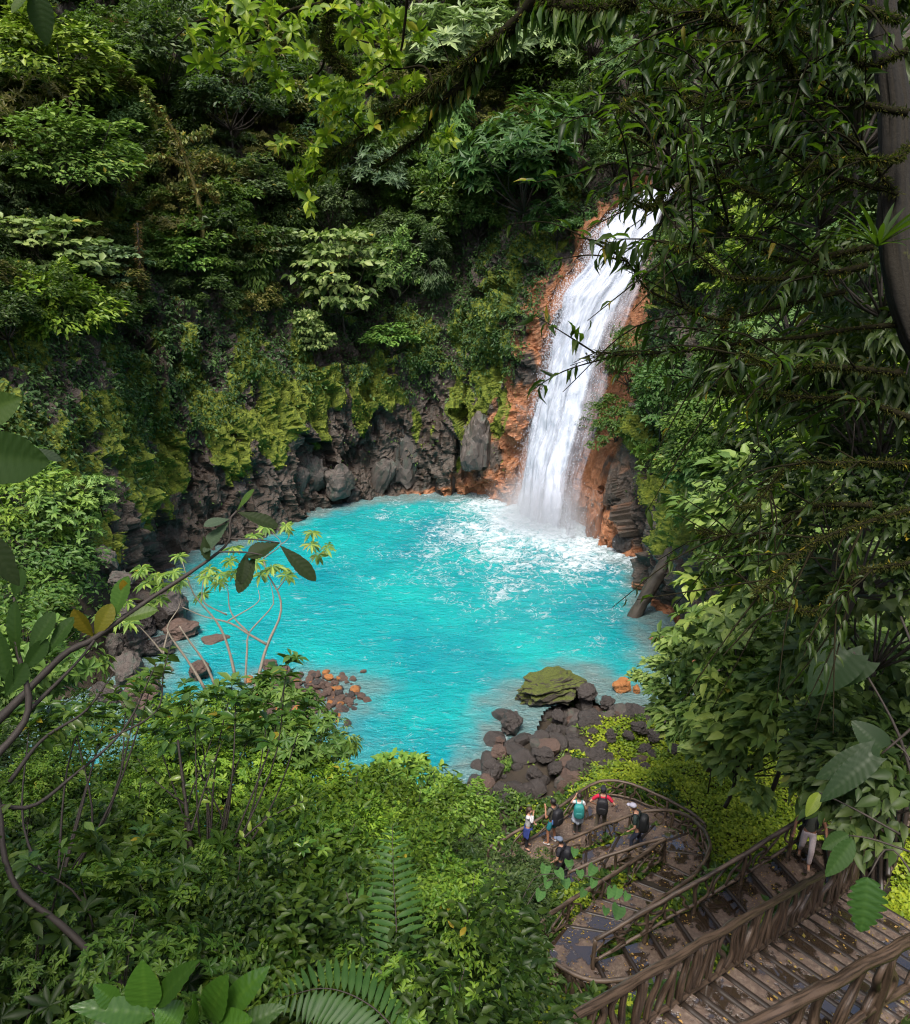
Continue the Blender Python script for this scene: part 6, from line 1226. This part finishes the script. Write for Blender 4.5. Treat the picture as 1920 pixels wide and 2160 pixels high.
def person(label, foot, face, H, skin, arms, legs, shirt, sleeve, pants, shortp, hair, cap=None, pack=None, longhair=False, bun=False, waist=None, lean=0.0, shoes=(.03, .03, .035), fem=False, bottle=None, nod=0.0):
    """face: heading in degrees clockwise from +Y; arms/legs: joint positions per side in metres for a 1.75 m body"""
    k = H / 1.75; e = empty('person', tuple(foot), label, 'person'); e.rotation_euler = (0, 0, -R(face)); e.scale = (k, k, k)
    sw = .165 if fem else .19; ly = lambda z: lean * (z - .95)
    J = {'pel': (0, 0, .95), 'spi': (0, ly(1.15), 1.15), 'che': (0, ly(1.34), 1.34), 'col': (0, ly(1.46), 1.46), 'nek': (0, ly(1.53) + .015, 1.53), 'hd1': (0, ly(1.6) + .035 + nod * .3, 1.595), 'hd2': (0, ly(1.67) + .04 + nod * .7, 1.665), 'hd3': (0, ly(1.74) + .025 + nod, 1.725)}
    V = [J[x] for x in ('pel', 'spi', 'che', 'col', 'nek', 'hd1', 'hd2', 'hd3')]; rad = [(.135, .105), (.12, .095), (.145, .105), (.09, .075), .05, (.066, .08), (.078, .095), (.05, .06)]; Ed = [(i, i + 1) for i in range(7)]
    V.append((0, J['hd1'][1] + .105, 1.625)); rad.append(.014); Ed.append((6, 8))                      # nose
    for s in (-1, 1): V.append((s * .083, J['hd2'][1] - .005, 1.645)); rad.append((.012, .02)); Ed.append((6, len(V) - 1))
    for s, (el, wr) in zip((-1, 1), arms):
        sh = (s * sw, ly(1.42), 1.425); V += [sh, el, wr]; n = len(V); rad += [.052, .04, .027]; Ed += [(3, n - 3), (n - 3, n - 2), (n - 2, n - 1)]
        d = unit(np.array(wr) - np.array(el)); side = unit(np.cross(d, [.3, 1, .2])); pal = np.array(wr) + d * .075; V.append(tuple(pal)); rad.append((.036, .016)); Ed.append((n - 1, n)); fw_ = np.cross(side, d)
        for j, off in enumerate((-.027, -.009, .009, .027)):
            a = pal + d * .035 + side * off; b = a + d * (.04 + .008 * (j in (1, 2))) + fw_ * .018; V += [tuple(a), tuple(b)]; rad += [.0095, .008]; Ed += [(n, len(V) - 2), (len(V) - 2, len(V) - 1)]
        a = np.array(wr) + d * .03 + side * -.035; b = a + d * .035 - side * .02; V += [tuple(a), tuple(b)]; rad += [.011, .009]; Ed += [(n - 1, len(V) - 2), (len(V) - 2, len(V) - 1)]
    lv = []
    for s, (kn, an, to) in zip((-1, 1), legs):
        V += [(s * .09, 0, .88), kn, an, to]; n = len(V); rad += [(.082, .085), .056, .038, .03]; Ed += [(0, n - 4), (n - 4, n - 3), (n - 3, n - 2), (n - 2, n - 1)]
    skin_obj('body', V, Ed, rad, skin, e)
    # shirt
    SV = [(0, 0, .93), (0, ly(1.15), 1.15), (0, ly(1.34), 1.34), (0, ly(1.46), 1.465)]; sr = [(.15, .12), (.135, .112), (.162, .124), (.095, .082)]; SE = [(0, 1), (1, 2), (2, 3)]
    for s, (el, wr) in zip((-1, 1), arms):
        sh = np.array((s * sw, ly(1.42), 1.425)); el = np.array(el); wr = np.array(wr); SV.append(tuple(sh)); sr.append(.068); SE.append((3, len(SV) - 1)); a = len(SV) - 1
        if sleeve < 0: continue
        if sleeve <= 1: SV.append(tuple(sh + (el - sh) * sleeve)); sr.append(.058); SE.append((a, len(SV) - 1))
        else: SV += [tuple(el), tuple(el + (wr - el) * .93)]; sr += [.052, .04]; SE += [(a, a + 1), (a + 1, a + 2)]
    skin_obj('shirt', SV, SE, sr, shirt, e)
    PV = [(0, ly(1.02), 1.03), (0, 0, .93)]; pr = [(.138, .11), (.15, .125)]; PE = [(0, 1)]
    for s, (kn, an, to) in zip((-1, 1), legs):
        hp = np.array((s * .09, 0, .86)); kn = np.array(kn); an = np.array(an); a = len(PV)
        if shortp: PV += [tuple(hp), tuple(hp + (kn - hp) * .82)]; pr += [(.098, .1), .092]; PE += [(1, a), (a, a + 1)]
        else: PV += [tuple(hp), tuple(kn), tuple(an + np.array([0, 0, .02]))]; pr += [(.096, .098), .07 if not fem else .062, .056 if not fem else .045]; PE += [(1, a), (a, a + 1), (a + 1, a + 2)]
    skin_obj('shorts' if shortp else 'trousers', PV, PE, pr, pants, e, 1)
    sm = cloth('shoe', shoes, .6)
    for kn, an, to in legs:
        a, t = np.array(an), np.array(to); d = unit((t - a) * [1, 1, 0]); p = [a + [0, 0, -.01], a - d * .045 + [0, 0, -.05], a * .4 + t * .6 + [0, 0, -.03], t + d * .03 + [0, 0, -.005]]
        skin_obj('shoe', p, [(0, 1), (0, 2), (2, 3)], [.045, .036, (.046, .036), (.04, .028)], sm, e)
    hc = np.array(J['hd2']); hm = plain('hair', hair, .6, .4, 40, .4)
    if cap is None or longhair:
        blob('hair', hc + [0, -.018, .03], (.098, .112, .098), hm, e, 3, .12, lambda v: np.where((v[:, 1:2] > .35) & (v[:, 2:3] < .35), v * np.array([1, .45, 1]), v))
    else:
        blob('hair', hc + [0, -.03, -.012], (.09, .085, .07), hm, e, 2, .1)
    if longhair: skin_obj('long_hair', [hc + [0, -.07, .03], hc + [-.02, -.085, -.12], hc + [-.03, -.06, -.30]], [(0, 1), (1, 2)], [(.085, .05), (.095, .045), (.06, .025)], hm, e)
    if bun: blob('hair_bun', hc + [0, -.11, .06], (.05, .05, .045), hm, e, 2, .1)
    for s in (-1, 1): blob('eye', hc + [s * .03, .086, -.01], (.011, .008, .008), cloth('eye_dark', (.02, .015, .012), .3), e, 2, 0)
    blob('mouth', hc + [0, .083, -.072], (.02, .008, .006), cloth('lips', (.3, .10, .08), .5), e, 2, 0)
    if cap:
        cm = cloth('cap_cloth', cap); c = blob('cap', hc + [0, 0, .045], (.10, .115, .08), cm, e, 3, .03, lambda v: v * np.array([1, 1, 1]) * np.where(v[:, 2:3] < -.1, np.array([[1, 1, .12]]), 1))
        blob('cap_peak', hc + [0, .125, .038], (.072, .075, .012), cm, c, 2, 0)
    if pack:
        pm = cloth('pack_cloth', pack, .65); pk = rbox('backpack', (0, ly(1.25) - .205, 1.20), (.36, .25, .56), pm, e, taper=-.12)
        rbox('pack_pocket', (0, ly(1.25) - .315, 1.10), (.26, .09, .26), cloth('pocket_cloth', tuple(x * .8 + .005 for x in pack), .6), pk)
        for s in (-1, 1):
            v, f = tube(spline([(s * .09, ly(1.4) - .12, 1.44), (s * .105, ly(1.45) + .0, 1.51), (s * .115, ly(1.36) + .125, 1.36), (s * .13, ly(1.15) + .10, 1.16), (s * .15, ly(1.1) - .06, 1.06)], 16), .022, 6); obj('strap', mesh_np('strap', v, f), pm, pk)
        if bottle: skin_obj('bottle', [(-.19, ly(1.1) - .17, .98), (-.19, ly(1.1) - .17, 1.10), (-.19, ly(1.1) - .17, 1.18)], [(0, 1), (1, 2)], [.036, .036, .016], cloth('bottle_plastic', bottle, .25), pk)
    if waist:
        wm = cloth('tied_jacket', waist, .8); n = 22; a = np.linspace(R(100), R(440), n); A, Z = np.meshgrid(a, np.linspace(0, 1, 8), indexing='xy')
        fl_ = .165 + .05 * Z + .02 * np.sin(A * 7) * Z; x = np.cos(A) * fl_; y = np.sin(A) * fl_ * .85; keep = np.clip(.25 + 1.0 * (np.sin(A) < .45) - .6 * np.clip(np.sin(A) + .2, 0, 1), .16, 1); z = 1.0 - Z * .46 * keep * (1 - .15 * np.abs(np.sin(A * 2)))
        o = obj('tied_jacket', mesh_np('tied_jacket', np.stack([x, y, z], -1).reshape(-1, 3), grid_faces(8, n)), wm, e); so = o.modifiers.new('Solidify', 'SOLIDIFY'); so.thickness = .012
    return e
STAND = [((-.10, .01, .49), (-.11, -.03, .09), (-.13, .11, .035)), ((.10, .01, .49), (.11, -.03, .09), (.13, .11, .035))]
WALK = [((-.10, .16, .53), (-.10, .13, .09), (-.11, .27, .035)), ((.10, -.02, .50), (.10, -.24, .16), (.11, -.13, .06))]
CY = lambda n, c: cloth(n, c)
person('woman in a grey-white sweater with a blue jacket tied round her waist', PZ(222, 452, 2.4), 105, 1.64, SKIN, [((-.24, -.06, 1.18), (-.20, .14, 1.02)), ((.25, .16, 1.36), (.10, .17, 1.60))][::-1], STAND, CY('pale_sweater', (.55, .54, .56)), 2, CY('black_leggings', (.018, .018, .024)), False, (.05, .026, .016), longhair=True, waist=(.03, .05, .22), fem=True, shoes=(.05, .04, .04))
person('man in teal shorts with a large black backpack looking at the pool', PZ(322, 430, 2.4), -40, 1.76, SKIN2, [((-.29, .02, 1.16), (-.17, .18, 1.38)), ((.30, .06, 1.18), (.34, .20, 1.02))], [((-.13, .06, .50), (-.16, .0, .09), (-.20, .14, .035)), ((.11, .02, .49), (.13, -.04, .09), (.15, .10, .035))], CY('olive_tee', (.085, .08, .06)), .62, CY('teal_shorts', (.02, .22, .26)), True, (.014, .011, .012), pack=(.014, .014, .019), bottle=(.10, .2, .5), shoes=(.45, .43, .42))
person('woman with a teal backpack and a pale shirt tied round her waist', PZ(428, 392, 2.4), 5, 1.62, SKIN, [((-.26, .12, 1.26), (-.12, .18, 1.50)), ((.27, .0, 1.14), (.26, .10, .92))], [((-.08, .01, .49), (-.09, -.03, .09), (-.10, .11, .035)), ((.08, .01, .49), (.08, -.05, .09), (.09, .09, .035))], CY('white_top', (.62, .62, .64)), .45, CY('dark_leggings', (.035, .04, .033)), False, (.025, .014, .012), bun=True, pack=(.03, .26, .25), waist=(.55, .62, .74), fem=True, shoes=(.12, .11, .10))
person('man in a red shirt with a black backpack, hands on hips', PZ(525, 382, 2.4), 12, 1.78, SKIN, [((-.40, -.05, 1.20), (-.20, .06, 1.03)), ((.40, -.05, 1.20), (.34, .10, 1.02))], [((-.12, .01, .49), (-.15, -.03, .09), (-.18, .11, .035)), ((.11, .01, .49), (.13, -.03, .09), (.16, .11, .035))], CY('red_tee', (.52, .012, .05)), .7, CY('khaki_trousers', (.15, .125, .095)), False, (.012, .012, .015), cap=(.015, .016, .024), pack=(.014, .014, .018))
pz = PZ(675, 470, 3.05)
person('man in a grey cap and navy trousers stepping down behind the hairpin rail', pz, -62, 1.78, SKIN, [((-.27, .06, 1.15), (-.22, .20, .96)), ((.27, -.05, 1.13), (.28, .06, .87))], WALK, CY('dark_green_tee', (.018, .035, .033)), .75, CY('navy_trousers', (.03, .036, .065)), False, (.10, .05, .03), cap=(.42, .41, .50), pack=(.012, .013, .015), lean=.22, nod=.05, shoes=(.5, .48, .5))
person('man in pale trousers and olive vest coming down the middle flight', PZ(1372, 512, 6.88), 205, 1.78, SKIN2, [((-.31, -.02, 1.16), (-.36, .10, .93)), ((.31, -.02, 1.16), (.33, .10, .92))], WALK, CY('olive_vest', (.10, .105, .08)), -1, CY('pale_trousers', (.58, .48, .47)), False, (.02, .015, .013), cap=(.016, .018, .035), pack=(.015, .015, .02), shoes=(.13, .09, .06))
person('dark-clothed hiker almost hidden behind leaves on the lowest ramp', PZ(360, 596, 2.46), -60, 1.7, SKIN, [((-.27, .06, 1.15), (-.22, .20, .96)), ((.27, -.05, 1.13), (.28, .06, .87))], WALK, CY('black_tee', (.02, .02, .028)), .7, CY('black_trousers', (.018, .018, .022)), False, (.02, .015, .013), cap=(.14, .17, .24), pack=(.014, .014, .02), lean=.1)
